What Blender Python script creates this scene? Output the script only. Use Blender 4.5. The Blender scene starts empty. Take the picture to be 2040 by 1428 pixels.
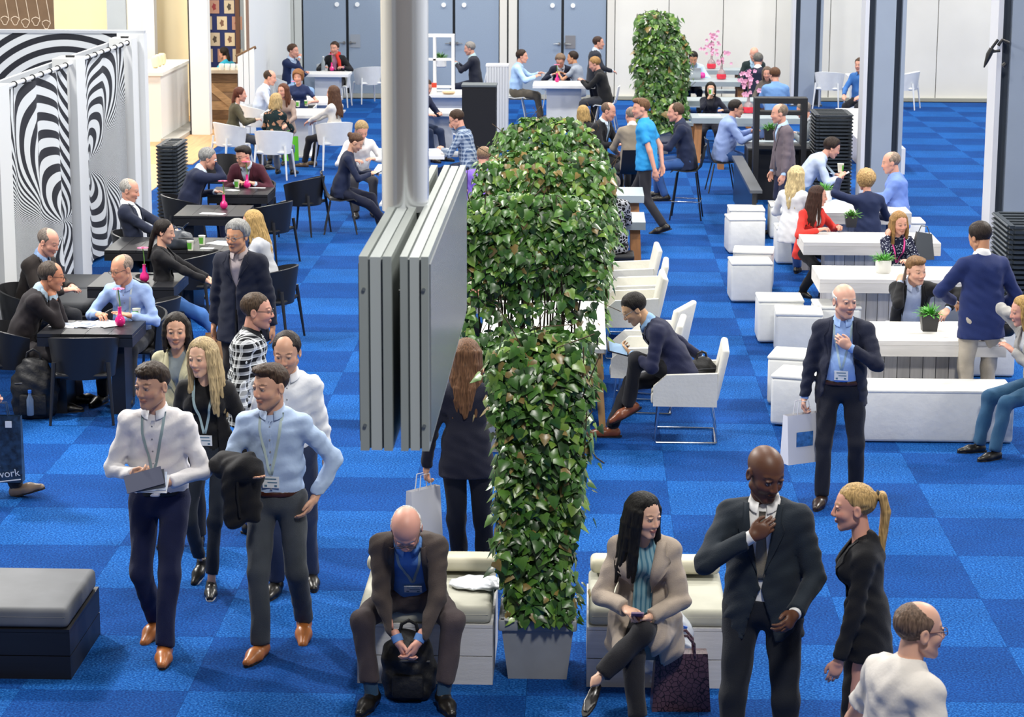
import bpy, bmesh, math, random
import numpy as np
from mathutils import Matrix, Vector
random.seed(7); np.random.seed(7)
D2R = math.pi/180
C = bpy.context.scene.collection

# ------------------------------------------------------------------ camera
FPX, PITCH, YAW, ROLL, CAMH = 4612.05, 0.205672, 0.0297600, -0.00356074, 4.73217
cam_data = bpy.data.cameras.new('camera'); cam = bpy.data.objects.new('camera', cam_data); C.objects.link(cam)
cam_data.sensor_width = 36; cam_data.lens = 36*FPX/2040; cam_data.clip_end = 300; cam_data.clip_start = .5
cam.matrix_world = (Matrix.Translation((0, 0, CAMH)) @ Matrix.Rotation(YAW, 4, 'Z') @ Matrix.Rotation(math.pi/2-PITCH, 4, 'X')
                    @ Matrix.Rotation(-ROLL, 4, 'Z'))
cam_data.dof.use_dof = True; cam_data.dof.focus_distance = 17.0; cam_data.dof.aperture_fstop = 9.0
bpy.context.scene.camera = cam

def at(x, y, z=0.0):
    """point of the place at height z seen at photograph pixel (x, y)"""
    px, py = x-1020, y-714
    c, s = math.cos(ROLL), math.sin(ROLL)
    px, py = c*px+s*py, -s*px+c*py
    dx, dd, du = px/FPX, 1., -py/FPX
    c, s = math.cos(PITCH), math.sin(PITCH)
    yy = c*dd+s*du; zz = -s*dd+c*du
    c, s = math.cos(YAW), math.sin(YAW)
    X, Y = c*dx-s*yy, s*dx+c*yy
    t = (z-CAMH)/zz
    return X*t, Y*t
def scale_at(Y): return FPX/(Y*math.cos(PITCH)+(CAMH-.9)*math.sin(PITCH))

# ------------------------------------------------------------------ world, lamps of the hall, exposure
sc = bpy.context.scene
sc.view_settings.view_transform = 'Standard'; sc.view_settings.look = 'None'
sc.view_settings.gamma = 1.0; sc.view_settings.exposure = 0.46; sc.view_settings.use_curve_mapping = False
w = bpy.data.worlds.new('hall_air'); sc.world = w; w.use_nodes = True
bg = w.node_tree.nodes['Background']; bg.inputs[0].default_value = (.95, .97, 1.0, 1); bg.inputs[1].default_value = .15
def lamp(x, y, z, size, power, col=(1, .965, .91), aim=None):
    ld = bpy.data.lights.new('hall_lamp', 'AREA'); ld.shape = 'DISK'; ld.size = size; ld.energy = power; ld.color = col
    o = bpy.data.objects.new('hall_lamp', ld); C.objects.link(o); o.location = (x, y, z)
    if aim: o.rotation_euler = (Vector(aim)-Vector((x, y, z))).to_track_quat('-Z', 'Y').to_euler()
    return o
for yy in (16, 27, 38, 47):
    for xx in (-9, 0, 9):
        lamp(xx, yy, 11, 1.4, 430 if yy < 20 else 640)
lamp(-8.5, 20.5, 8.5, .7, 900, aim=(-1, 14, 0)); lamp(9.5, 25, 9.5, .7, 700, aim=(2, 20, 0)); lamp(2, 5, 11, 1.6, 720, aim=(-.5, 15, 0))
lamp(-9.3, 42.5, 3.6, .8, 130, (1, .82, .55)); lamp(-10.6, 34.5, 4.2, .8, 160, (1, .82, .55))

# ------------------------------------------------------------------ helpers
def lin(h):
    if isinstance(h, str):
        h = h.lstrip('#'); v = [int(h[i:i+2], 16)/255 for i in (0, 2, 4)]
        return tuple(c/12.92 if c <= .04045 else ((c+.055)/1.055)**2.4 for c in v)
    return tuple(h)
MATS = {}
def mat(name, col, rough=.6, metal=0., var=.0, vscale=8., bump=0., bscale=60., spec=.5, stretch=None, trans=0., sheen=0., emit=0.):
    """plain procedural material with optional tone variation and fine relief"""
    key = (name, str(col), rough, metal, var, vscale, bump)
    if key in MATS: return MATS[key]
    m = bpy.data.materials.new(name); m.use_nodes = True; nt = m.node_tree; b = nt.nodes['Principled BSDF']
    c = lin(col)
    b.inputs['Base Color'].default_value = (*c, 1); b.inputs['Roughness'].default_value = rough
    b.inputs['Metallic'].default_value = metal; b.inputs['Specular IOR Level'].default_value = spec
    if trans: b.inputs['Transmission Weight'].default_value = trans
    if sheen: b.inputs['Sheen Weight'].default_value = sheen
    if emit: b.inputs['Emission Color'].default_value = (*c, 1); b.inputs['Emission Strength'].default_value = emit
    if var or bump:
        tc = nt.nodes.new('ShaderNodeTexCoord'); mp = nt.nodes.new('ShaderNodeMapping'); nt.links.new(tc.outputs['Object'], mp.inputs[0])
        if stretch: mp.inputs['Scale'].default_value = stretch
    if var:
        n = nt.nodes.new('ShaderNodeTexNoise'); n.inputs['Scale'].default_value = vscale; n.inputs['Detail'].default_value = 5
        nt.links.new(mp.outputs[0], n.inputs['Vector'])
        r = nt.nodes.new('ShaderNodeValToRGB'); nt.links.new(n.outputs[0], r.inputs[0])
        r.color_ramp.elements[0].position = .3; r.color_ramp.elements[1].position = .7
        r.color_ramp.elements[0].color = (*[max(0, x*(1-var)) for x in c], 1); r.color_ramp.elements[1].color = (*[min(1, x*(1+var)) for x in c], 1)
        nt.links.new(r.outputs[0], b.inputs['Base Color'])
    if bump:
        n2 = nt.nodes.new('ShaderNodeTexNoise'); n2.inputs['Scale'].default_value = bscale; n2.inputs['Detail'].default_value = 3
        nt.links.new(mp.outputs[0], n2.inputs['Vector'])
        bp = nt.nodes.new('ShaderNodeBump'); bp.inputs['Strength'].default_value = bump; bp.inputs['Distance'].default_value = .02
        nt.links.new(n2.outputs[0], bp.inputs['Height']); nt.links.new(bp.outputs[0], b.inputs['Normal'])
    MATS[key] = m
    return m
class NT:
    """small wrapper to write node chains"""
    def __init__(s, name, rough=.6):
        s.m = bpy.data.materials.new(name); s.m.use_nodes = True; s.t = s.m.node_tree; s.b = s.t.nodes['Principled BSDF']; s.b.inputs['Roughness'].default_value = rough
    def n(s, typ, **kw):
        nd = s.t.nodes.new(typ)
        for k, v in kw.items(): setattr(nd, k, v)
        return nd
    def l(s, a, b): s.t.links.new(a, b)
    def math(s, op, a, b=None, c=None):
        nd = s.n('ShaderNodeMath', operation=op)
        for i, v in enumerate((a, b, c)):
            if v is None: continue
            if isinstance(v, (int, float)): nd.inputs[i].default_value = v
            else: s.l(v, nd.inputs[i])
        return nd.outputs[0]
    def xyz(s, kind='Object'):
        tc = s.n('ShaderNodeTexCoord'); sp = s.n('ShaderNodeSeparateXYZ'); s.l(tc.outputs[kind], sp.inputs[0]); s.tc = tc.outputs[kind]
        return sp.outputs
    def mix(s, f, a, b):
        nd = s.n('ShaderNodeMix', data_type='RGBA')
        for i, v in ((0, f), (6, a), (7, b)):
            if isinstance(v, (int, float)): nd.inputs[i].default_value = v
            elif isinstance(v, (tuple, str)): nd.inputs[i].default_value = (*lin(v), 1)
            else: s.l(v, nd.inputs[i])
        return nd.outputs[2]
    def col(s, o): s.l(o, s.b.inputs['Base Color'])

def mk_mesh(name, verts, faces, smooth=True, colors=None):
    """verts (N,3), faces (M,4) or (M,3) arrays, or list of polygons"""
    me = bpy.data.meshes.new(name)
    if isinstance(faces, np.ndarray):
        v = np.asarray(verts, np.float32); nf, k = faces.shape
        me.vertices.add(len(v)); me.vertices.foreach_set('co', v.ravel())
        me.loops.add(nf*k); me.loops.foreach_set('vertex_index', faces.astype(np.int32).ravel())
        me.polygons.add(nf); me.polygons.foreach_set('loop_start', np.arange(0, nf*k, k, dtype=np.int32))
        try: me.polygons.foreach_set('loop_total', np.full(nf, k, np.int32))
        except Exception: pass
        me.polygons.foreach_set('use_smooth', np.full(nf, smooth, bool))
        me.update(calc_edges=True)
    else:
        me.from_pydata([tuple(map(float, p)) for p in verts], [], faces)
        if smooth: me.polygons.foreach_set('use_smooth', [True]*len(me.polygons))
        me.update()
    if colors is not None:
        ca = me.color_attributes.new('Col', 'FLOAT_COLOR', 'POINT')
        cc = np.ones((len(verts), 4), np.float32); cc[:, :3] = colors
        ca.data.foreach_set('color', cc.ravel())
    return me
def obj(name, me, m=None, parent=None, loc=None, rotz=0):
    o = bpy.data.objects.new(name, me); C.objects.link(o)
    if m is not None and not me.materials: me.materials.append(m)
    if parent is not None: o.parent = parent
    if loc is not None: o.location = loc
    if rotz: o.rotation_euler = (0, 0, rotz)
    return o
def tag(o, label, cat, group=None, kind=None):
    o['label'] = label; o['category'] = cat
    if group: o['group'] = group
    if kind: o['kind'] = kind
    return o
def thing(name, label, cat, loc=(0, 0, 0), rotz=0, group=None):
    o = bpy.data.objects.new(name, None); C.objects.link(o); o.empty_display_size = .1
    o.location = loc; o.rotation_euler = (0, 0, rotz)
    return tag(o, label, cat, group)
class MB:
    """collects simple solids into one mesh"""
    def __init__(s): s.v = []; s.f = []; s.sm = False
    def add(s, vs, fs):
        n = len(s.v); s.v += [tuple(p) for p in vs]; s.f += [[i+n for i in f] for f in fs]; return s
    def box(s, cx, cy, cz, sx, sy, sz, rot=None):
        pts = [Vector((x*sx/2, y*sy/2, z*sz/2)) for x in (-1, 1) for y in (-1, 1) for z in (-1, 1)]
        if rot: pts = [rot @ p for p in pts]
        return s.add([(p.x+cx, p.y+cy, p.z+cz) for p in pts], [(0, 1, 3, 2), (4, 6, 7, 5), (0, 4, 5, 1), (2, 3, 7, 6), (0, 2, 6, 4), (1, 5, 7, 3)])
    def b2(s, x0, x1, y0, y1, z0, z1): return s.box((x0+x1)/2, (y0+y1)/2, (z0+z1)/2, abs(x1-x0), abs(y1-y0), abs(z1-z0))
    def rbox(s, cx, cy, cz, sx, sy, sz, r=.03, seg=3, rot=None):
        bm = bmesh.new(); bmesh.ops.create_cube(bm, size=1)
        for v in bm.verts: v.co = Vector((v.co.x*sx, v.co.y*sy, v.co.z*sz))
        bmesh.ops.bevel(bm, geom=bm.edges[:], offset=r, segments=seg, profile=.5, affect='EDGES')
        vs = [v.co.copy() for v in bm.verts]
        if rot: vs = [rot @ p for p in vs]
        bm.verts.index_update()
        s.add([(p.x+cx, p.y+cy, p.z+cz) for p in vs], [[v.index for v in f.verts] for f in bm.faces]); bm.free(); s.sm = True
        return s
    def tube(s, a, b, r1, r2=None, n=10, cap=True):
        r2 = r1 if r2 is None else r2
        a = Vector(a); b = Vector(b); d = (b-a).normalized(); u = d.orthogonal().normalized(); v = d.cross(u)
        ra = [a+(u*math.cos(t)+v*math.sin(t))*r1 for t in [2*math.pi*i/n for i in range(n)]]
        rb = [b+(u*math.cos(t)+v*math.sin(t))*r2 for t in [2*math.pi*i/n for i in range(n)]]
        fs = [(i, (i+1) % n, n+(i+1) % n, n+i) for i in range(n)]
        if cap: fs += [tuple(range(n))[::-1], tuple(range(n, 2*n))]
        return s.add(ra+rb, fs)
    def path(s, pts, r, n=8):
        pts = [Vector(p) for p in pts]; rs = r if isinstance(r, (list, tuple)) else [r]*len(pts)
        vs = []; fs = []; u = None
        for i, p in enumerate(pts):
            d = (pts[min(i+1, len(pts)-1)]-pts[max(i-1, 0)]).normalized()
            u = d.orthogonal().normalized() if u is None else (u-d*u.dot(d)).normalized()
            v = d.cross(u)
            vs += [p+(u*math.cos(t)+v*math.sin(t))*rs[i] for t in [2*math.pi*k/n for k in range(n)]]
        for i in range(len(pts)-1):
            fs += [(i*n+k, i*n+(k+1) % n, (i+1)*n+(k+1) % n, (i+1)*n+k) for k in range(n)]
        fs += [tuple(range(n))[::-1], tuple(range((len(pts)-1)*n, len(pts)*n))]; s.sm = True
        return s.add(vs, fs)
    def lathe(s, prof, cx=0, cy=0, n=20):
        vs = []; fs = []
        for r, z in prof: vs += [(cx+r*math.cos(2*math.pi*k/n), cy+r*math.sin(2*math.pi*k/n), z) for k in range(n)]
        for i in range(len(prof)-1): fs += [(i*n+k, i*n+(k+1) % n, (i+1)*n+(k+1) % n, (i+1)*n+k) for k in range(n)]
        fs += [tuple(range(n))[::-1], tuple(range((len(prof)-1)*n, len(prof)*n))]; s.sm = True
        return s.add(vs, fs)
    def prism(s, poly, z0, z1):
        n = len(poly)
        return s.add([(x, y, z0) for x, y in poly]+[(x, y, z1) for x, y in poly],
                     [tuple(range(n))[::-1], tuple(range(n, 2*n))]+[(i, (i+1) % n, n+(i+1) % n, n+i) for i in range(n)])
    def mesh(s, name):
        me = mk_mesh(name, s.v, s.f, smooth=False)
        if s.sm:
            me.polygons.foreach_set('use_smooth', [True]*len(me.polygons))
            me.set_sharp_from_angle(angle=40*D2R)
        return me
    def build(s, name, m, parent=None, loc=None, rotz=0): return obj(name, s.mesh(name), m, parent, loc, rotz)
def dup(root, loc, rotz, label=None, group=None):
    r = root.copy(); C.objects.link(r); r.location = loc; r.rotation_euler = (0, 0, rotz)
    if label: r['label'] = label
    if group: r['group'] = group
    for ch in list(root.children):
        c = ch.copy(); C.objects.link(c); c.parent = r
        for g in list(ch.children):
            d = g.copy(); C.objects.link(d); d.parent = c
    return r
def struct(o):
    o['kind'] = 'structure'; return o
FONT = None
def text(name, body, size, m, parent=None, loc=(0, 0, 0), rot=(0, 0, 0), align='LEFT'):
    cu = bpy.data.curves.new(name, 'FONT'); cu.body = body; cu.size = size; cu.align_x = align; cu.extrude = .0006
    t = bpy.data.objects.new(name, cu); C.objects.link(t)
    me = bpy.data.meshes.new_from_object(t); bpy.data.objects.remove(t); bpy.data.curves.remove(cu)
    o = obj(name, me, m, parent, loc); o.rotation_euler = rot
    return o
# ------------------------------------------------------------------ implicit surfaces for bodies and clothing
def smin(a, b, k): h = np.clip(.5+.5*(b-a)/k, 0, 1); return b+(a-b)*h-k*h*(1-h)
def smax(a, b, k): return -smin(-a, -b, k)
def A3(*v): return np.array(v, np.float64)
def nrm(v): return v/max(1e-9, np.linalg.norm(v))
def cone(p, a, b, ra, rb):
    ab = b-a; L = max(1e-9, ab@ab); d = [p[i]-np.float32(a[i]) for i in range(3)]
    t = np.clip((d[0]*np.float32(ab[0])+d[1]*np.float32(ab[1])+d[2]*np.float32(ab[2]))/np.float32(L), 0, 1)
    return np.sqrt(sum((d[i]-t*np.float32(ab[i]))**2 for i in range(3)))-(np.float32(ra)+np.float32(rb-ra)*t)
def ell(p, c, r):
    q = [(p[i]-np.float32(c[i]))/np.float32(r[i]) for i in range(3)]
    k0 = np.sqrt(sum(x*x for x in q)); k1 = np.sqrt(sum((x/np.float32(r[i]))**2 for i, x in enumerate(q)))
    return k0*(k0-1)/np.maximum(k1, 1e-6)
def loc3(p, o, M):
    d = [p[i]-np.float32(o[i]) for i in range(3)]
    return [d[0]*np.float32(m[0])+d[1]*np.float32(m[1])+d[2]*np.float32(m[2]) for m in M]
def ecap(p, o, M, za, zb, ra, rb, ratio):
    x, y, z = loc3(p, o, M); t = np.clip((z-za)/(zb-za), 0, 1)
    dz = (z-np.clip(z, za, zb))*1.7
    return (np.sqrt(x*x+(y/ratio)**2+dz*dz)-(ra+(rb-ra)*t))*.85
def grid(lo, hi, h):
    ax = [np.arange(lo[i], hi[i]+h, h, dtype=np.float32) for i in range(3)]
    return (ax[0][:, None, None], ax[1][None, :, None], ax[2][None, None, :]), tuple(len(a) for a in ax)
OFF = np.array([(i, j, k) for i in (0, 1) for j in (0, 1) for k in (0, 1)])
EDG = [(a, b) for a in range(8) for b in range(a+1, 8) if np.abs(OFF[a]-OFF[b]).sum() == 1]
def snet(D, lo, h):
    S = D < 0
    c = sum(S[o[0]:S.shape[0]-1+o[0], o[1]:S.shape[1]-1+o[1], o[2]:S.shape[2]-1+o[2]].astype(np.int8) for o in OFF)
    act = (c > 0) & (c < 8); ij = np.argwhere(act); n = len(ij)
    idx = np.full(act.shape, -1, np.int32); idx[act] = np.arange(n)
    vals = np.stack([D[ij[:, 0]+o[0], ij[:, 1]+o[1], ij[:, 2]+o[2]] for o in OFF], 1)
    pos = np.zeros((n, 3)); cnt = np.zeros(n)
    for a, b in EDG:
        va, vb = vals[:, a], vals[:, b]; m = (va < 0) != (vb < 0)
        t = va[m]/(va[m]-vb[m]); pos[m] += OFF[a]+(OFF[b]-OFF[a])*t[:, None]; cnt[m] += 1
    pos = (pos/np.maximum(cnt, 1)[:, None]+ij)*h+np.array(lo)
    fs = []
    for ax in range(3):
        u, v = (ax+1) % 3, (ax+2) % 3
        sl0 = [slice(None)]*3; sl1 = [slice(None)]*3; sl0[ax] = slice(0, -1); sl1[ax] = slice(1, None)
        s0, s1 = S[tuple(sl0)], S[tuple(sl1)]; e = np.argwhere(s0 != s1)
        e = e[(e[:, u] > 0) & (e[:, v] > 0) & (e[:, u] < S.shape[u]-1) & (e[:, v] < S.shape[v]-1)]
        if not len(e): continue
        q = []
        for du, dv in ((-1, -1), (0, -1), (0, 0), (-1, 0)):
            cc = e.copy(); cc[:, u] += du; cc[:, v] += dv; q.append(idx[cc[:, 0], cc[:, 1], cc[:, 2]])
        q = np.stack(q, 1); fl = ~s0[e[:, 0], e[:, 1], e[:, 2]]
        q[fl] = q[fl][:, ::-1]; fs.append(q)
    return pos, np.concatenate(fs) if fs else np.zeros((0, 4), int)
def march(f, lo, hi, h):
    p, sh = grid(lo, hi, h); D = np.broadcast_to(f(p), sh).astype(np.float32); return snet(D, lo, h)

# ---- canonical head: origin between the ears, +Y face, +Z up, metres for a 1.78 m adult
def skull(p, fem=False):
    a = ell(p, (0, -.014, .034), (.077, .098, .084)); b = ell(p, (0, .028, -.03), (.061, .063, .086))
    return smin(a, b, .03)
def head_field(fem):
    def f(p):
        x, y, z = p; ax = np.abs(x); q = (ax, y, z)
        d = skull(p)
        jw = .044 if fem else .052
        d = smin(d, cone(q, A3(jw, .0, -.062), A3(.012, .066, -.104), .019, .019 if not fem else .017), .026)
        d = smin(d, cone(q, A3(.04, .05, -.03), A3(.028, .07, -.03), .024, .02), .02)
        d = smin(d, cone(q, A3(.0, .083, .024), A3(.04, .068, .026), .011 if not fem else .008, .009), .012)
        d = smax(d, -ell(q, (.031, .098, .004), (.02, .016, .012)), .01)
        d = np.minimum(d, ell(q, (.031, .076, .003), (.0145, .0145, .0125)))
        d = smin(d, ell(q, (.031, .083, .0145), (.017, .010, .004)), .003)
        d = smin(d, cone(p, A3(0, .086, .014), A3(0, .105, -.03), .0075, .0115), .008)
        d = smin(d, ell(q, (.011, .096, -.035), (.009, .012, .009)), .006)
        d = smin(d, ell(q, (.0, .088, -.0615), (.022, .011, .0058)), .004)
        d = smin(d, ell(q, (.0, .087, -.0715), (.019, .011, .0062)), .004)
        e = ell(q, (.079, -.012, -.008), (.009, .021, .033)); e = smax(e, -ell(q, (.089, -.008, -.006), (.009, .012, .02)), .004)
        return smin(d, e, .005)
    return f
HEADS = {}
def head_mesh(fem, h):
    k = (fem, h)
    if k not in HEADS: HEADS[k] = march(head_field(fem), (-.11, -.13, -.15), (.11, .135, .14), h)
    return HEADS[k]
def head_colors(v, skin, hairc, fem, beard=0., lip=None):
    s = np.array(lin(skin)); c = np.tile(s, (len(v), 1)); x, y, z = np.abs(v[:, 0]), v[:, 1], v[:, 2]
    def mixm(m, col, a=1.): c[m] = c[m]*(1-a)+np.array(col)*a
    mixm((x > .025) & (x < .062) & (z < -.012) & (z > -.055) & (y > .02), s*np.array([1.08, .86, .84]), .45)
    mixm((x < .016) & (y > .098) & (z < .0), s*np.array([1.08, .86, .84]), .5)
    if beard: mixm((z < -.047-.15*np.clip(x-.055, 0, 1)) & (y > -.02), s*np.array([.45, .42, .42]), beard)
    li = ((x/.025)**2+((z+.0665)/.0105)**2 < 1) & (y > .075)
    mixm(li, lin(lip) if lip else s*np.array([.86, .55, .52]), .8)
    mixm(li & (np.abs(z+.0665) < .0018), s*.3, .7)
    hb = np.array(lin(hairc))*.8
    mixm(((x-.033)/.021)**2+((z-.0285+8*(x-.033)**2)/.0052)**2 < 1, hb, .72)
    r = np.sqrt((x-.031)**2+(z-.003)**2)
    m = ((x-.031)/.0118)**2+((z-.0009)/.0054)**2 < 1
    mixm(m & (y > .07), (.42, .40, .38)); mixm(m & (r < .0066), (.05, .04, .035)); 
    mixm((((x-.031)/.0165)**2+((z-.0025)/.0088)**2 < 1) & ~m & (y > .07), s*.55 if not fem else s*.3, .7)
    return c
# ---- hair
HAIRLINE = dict(std=[(0, .072), (38, .068), (58, .045), (70, .0), (78, -.028), (92, -.03), (108, -.03), (135, -.062), (180, -.085)],
                fem=[(0, .085), (30, .074), (52, .045), (68, -.01), (80, -.05), (110, -.08), (180, -.10)],
                tight=[(0, .078), (35, .07), (55, .048), (75, .012), (92, .006), (120, -.03), (180, -.08)])
def lumps(p, fr, s=0.): 
    x, y, z = p
    return np.sin(x*fr+2*np.sin(z*fr*.6+s))*np.sin(y*fr*1.1+1.5*np.sin(x*fr*.7))*np.sin(z*fr*.9+s+1.3*np.sin(y*fr*.8))
def hair_field(style):
    rnd = random.Random(style)
    def capf(p, t, line, rag=.004, bald=None):
        x, y, z = p; phi = np.abs(np.arctan2(x, y+.012+0*x))*57.2958
        zb = np.interp(phi, [a for a, _ in HAIRLINE[line]], [b for _, b in HAIRLINE[line]]).astype(np.float32)
        tf = np.clip((z-zb)/.055, .2, 1)
        if bald: rb = np.sqrt((x*bald[4])**2+(y-bald[1])**2+(z-bald[2])**2)-bald[3]; tf = np.minimum(tf, np.clip(rb/.05, .12, 1))
        d = skull(p)-t*tf
        d = d+lumps(p, 95)*(.0026 if line != 'fem' else .001)+np.sin(x*420+4*np.sin(y*40))*.0007
        d = smax(d, zb-z+np.sin(phi*.9)*rag, .006); return smax(d, -rb, .006) if bald else d
    def locks(p, length, n=15, lo=66, rad=.023, spread=1.08, wave=0.0):
        d = None
        for i in range(n):
            ph = (lo+(360-2*lo)*i/(n-1))*D2R; L = length*rnd.uniform(.88, 1.05); o = rnd.uniform(0, 6)
            cx, cy = math.sin(ph), math.cos(ph); pts = []
            for j in range(6):
                t = j/5; r = 1+ (spread-1)*math.sin(min(1, t*1.4)*1.5); wv = wave*math.sin(o+t*9)
                pts.append(A3(cx*.072*r+wv*cy+cx*.008, cy*.086*r-.016+wv*cx+(-.02*t if cy < .2 else .012*t), .035-t*(L+.035)))
            for j in range(5):
                a = cone(p, pts[j], pts[j+1], rad*(1-.06*j), rad*(1-.06*(j+1))-(.006 if j == 4 else 0))
                d = a if d is None else smin(d, a, .007)
        return d
    def f(p):
        x, y, z = p
        if style == 'short': return capf(p, .014, 'std')
        if style == 'crew': return capf(p, .007, 'std')
        if style == 'quiff':
            return smin(capf(p, .009, 'tight'), smax(ell(p, (0, .035, .098), (.066, .062, .034))+lumps(p, 110)*.005, .066-z, .01), .014)
        if style == 'curlyman':
            return smin(capf(p, .008, 'tight'), smax(ell(p, (0, .005, .08), (.079, .088, .05))+lumps(p, 150)*.007, .05-z, .01), .012)
        if style == 'thick': return capf(p, .024, 'std')
        if style == 'fringe': return smax(capf(p, .006, 'std', 0), z-.038+y*.25, .01)
        if style == 'crop': return capf(p, .006, 'std', 0, (0, .055, .12, .088, .95))
        if style == 'receding': return capf(p, .011, 'std', .003, (0, .08, .108, .062, .85))
        if style == 'curly': return smax(skull(p)-.032+lumps(p, 130)*.010, np.interp(np.abs(np.arctan2(x, y+0*x))*57.3, [0, 40, 60, 75, 180], [.08, .062, .02, -.07, -.095]).astype(np.float32)-z, .012)
        if style in ('long', 'longwavy', 'mid', 'bob'):
            L = dict(long=.36, longwavy=.38, mid=.22, bob=.15)[style]
            return smin(capf(p, .015, 'fem'), locks(p, L, wave=.010 if style == 'longwavy' else .004, spread=1.12 if style == 'bob' else 1.2), .016)
        if style == 'verylong': return smin(capf(p, .017, 'fem'), locks(p, .40, n=17, lo=58, wave=.006, spread=1.28), .016)
        if style in ('pony', 'bun'):
            d = smax(capf(p, .011, 'tight', .001), -(z+.075), .01)
            if style == 'bun': return smin(d, ell(p, (0, -.125, .045), (.04, .034, .04))+lumps(p, 90)*.004, .008)
            for o in (-.016, 0, .016):
                pts = [A3(o*.4, -.105, .055), A3(o, -.15, .05), A3(o*1.3, -.165, -.03), A3(o*1.2, -.15, -.13), A3(o*1.5, -.135, -.23), A3(o*.5, -.12, -.35)]
                rr = [.016, .022, .024, .021, .016, .006]
                for j in range(5): d = smin(d, cone(p, pts[j], pts[j+1], rr[j], rr[j+1]), .006)
            return d
        if style == 'backtail':
            d = capf(p, .012, 'fem')
            for o in (-.02, 0, .02):
                pts = [A3(o*.5, -.10, -.02), A3(o, -.115, -.1), A3(o, -.12, -.2), A3(o*.6, -.125, -.3)]
                for j in range(3): d = smin(d, cone(p, pts[j], pts[j+1], .03-.006*j, .024-.006*j), .01)
            return d
    return f
HAIRS = {}
def hair_mesh(style, h):
    k = (style, h)
    if k not in HAIRS:
        lo = (-.15, -.22, -.45 if style in ('long', 'longwavy', 'verylong', 'pony') else -.33); HAIRS[k] = march(hair_field(style), lo, (.15, .15, .17), h)
    return HAIRS[k]
HMAT = {}
def hair_mat(col):
    if col in HMAT: return HMAT[col]
    t = NT('hair_'+col.lstrip('#'), .5); x, y, z = t.xyz(); t.b.inputs['Specular IOR Level'].default_value = .22
    mp = t.n('ShaderNodeMapping'); mp.inputs['Scale'].default_value = (1, 1, .12); t.l(t.tc, mp.inputs[0])
    n = t.n('ShaderNodeTexNoise'); n.inputs['Scale'].default_value = 120; n.inputs['Detail'].default_value = 4; t.l(mp.outputs[0], n.inputs['Vector'])
    r = t.n('ShaderNodeValToRGB'); t.l(n.outputs[0], r.inputs[0]); c = lin(col)
    r.color_ramp.elements[0].position = .32; r.color_ramp.elements[1].position = .68
    r.color_ramp.elements[0].color = (*[v*.45 for v in c], 1); r.color_ramp.elements[1].color = (*[min(1, v*1.35+.004) for v in c], 1)
    t.col(r.outputs[0]); b = t.n('ShaderNodeBump'); b.inputs['Strength'].default_value = .5; b.inputs['Distance'].default_value = .01
    t.l(n.outputs[0], b.inputs['Height']); t.l(b.outputs[0], t.b.inputs['Normal']); HMAT[col] = t.m
    return t.m
# ---- right hand: wrist at origin, fingers +Y, palm -Z, thumb -X
def hand_field(curl, thumb=1.0, spread=1.0):
    fin = []
    for i, (x, y0, L) in enumerate(((-.027, .086, .073), (-.009, .092, .081), (.010, .089, .075), (.027, .080, .058))):
        p = A3(x, y0-.02, 0); a = 0; dirx = (x*.9)*spread; pts = [p]
        c = curl*(1+.12*i)
        for j, l in enumerate((.02+L*.44, L*.32, L*.26)):
            a += (c*.55, c*1.0, c*.75)[j]*D2R; d = A3(dirx*math.cos(a), math.cos(a), -math.sin(a)); p = p+nrm(d)*l; pts.append(p)
        fin.append(pts)
    tp = [A3(-.024, .02, -.004), A3(-.045, .048, -.012*thumb), A3(-.052+.012*(curl > 40), .078, -.018*thumb-(.014 if curl > 40 else 0)), A3(-.049+.026*(curl > 40), .1, -.022*thumb-(.016 if curl > 40 else 0))]
    def f(p):
        d = smin(ell(p, (0, .05, 0), (.042, .052, .0155)), ell(p, (.002, .01, 0), (.028, .035, .019)), .015)
        d = smin(d, cone(p, A3(0, -.05, 0), A3(0, .01, 0), .026, .025), .015)
        g = None
        for pts in fin:
            q = None
            for j in range(3):
                e = cone(p, pts[j], pts[j+1], .0092-.0006*j, .0088-.0009*j); q = e if q is None else np.minimum(q, e)
            g = q if g is None else smin(g, q, .0018)
        d = smin(d, g, .006)
        q = None
        for j in range(3):
            e = cone(p, tp[j], tp[j+1], .014-.0018*j, .0125-.0018*j); q = e if q is None else np.minimum(q, e)
        return smin(d, q, .007)
    return f
HANDS = {}
HCURL = dict(relax=24, flat=7, grip=56, fist=74, hold=38)
def hand_mesh(kind, h):
    k = (kind, h)
    if k not in HANDS: HANDS[k] = march(hand_field(HCURL[kind]), (-.08, -.07, -.11), (.065, .20, .05), h)
    return HANDS[k]
# ---- shoe: ankle above origin, toe +Y
SHOES = {}
def shoe_mesh(kind, h=.0105):
    if kind in SHOES: return SHOES[kind]
    def f(p):
        x, y, z = p
        if kind == 'pump':
            d = smin(cone(p, A3(0, -.045, .02), A3(0, .08, .015), .034, .042), cone(p, A3(0, .08, .015), A3(0, .155, .012), .042, .026), .02)
            d = smax(d, z-(.045-np.clip(y+.02, 0, .09)*.25), .006); d = smax(d, -ell(p, (0, .03, .06), (.03, .075, .034)), .006)
        else:
            d = smin(cone(p, A3(0, -.04, .04), A3(0, .09, .03), .040, .045), cone(p, A3(0, .09, .028), A3(0, .185, .02), .045, .028), .03)
            d = smin(d, cone(p, A3(0, -.01, .05), A3(0, -.012, .10), .038, .036), .03)
            d = smax(d, z-.105, .004); 
        return smax(d, .008-z, .004)
    v, q = march(f, (-.07, -.11, -.01), (.07, .235, .13), h)
    pts = [(.036*math.sin(t)*(1.15 if math.cos(t) > 0 else 1), .062+.153*math.cos(t)) for t in [2*math.pi*i/18 for i in range(18)]]
    sole = MB().prism(pts, 0, .016).mesh('sole')
    SHOES[kind] = (v, q, sole); return SHOES[kind]
SKINM = NT('skin', .48)
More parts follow.
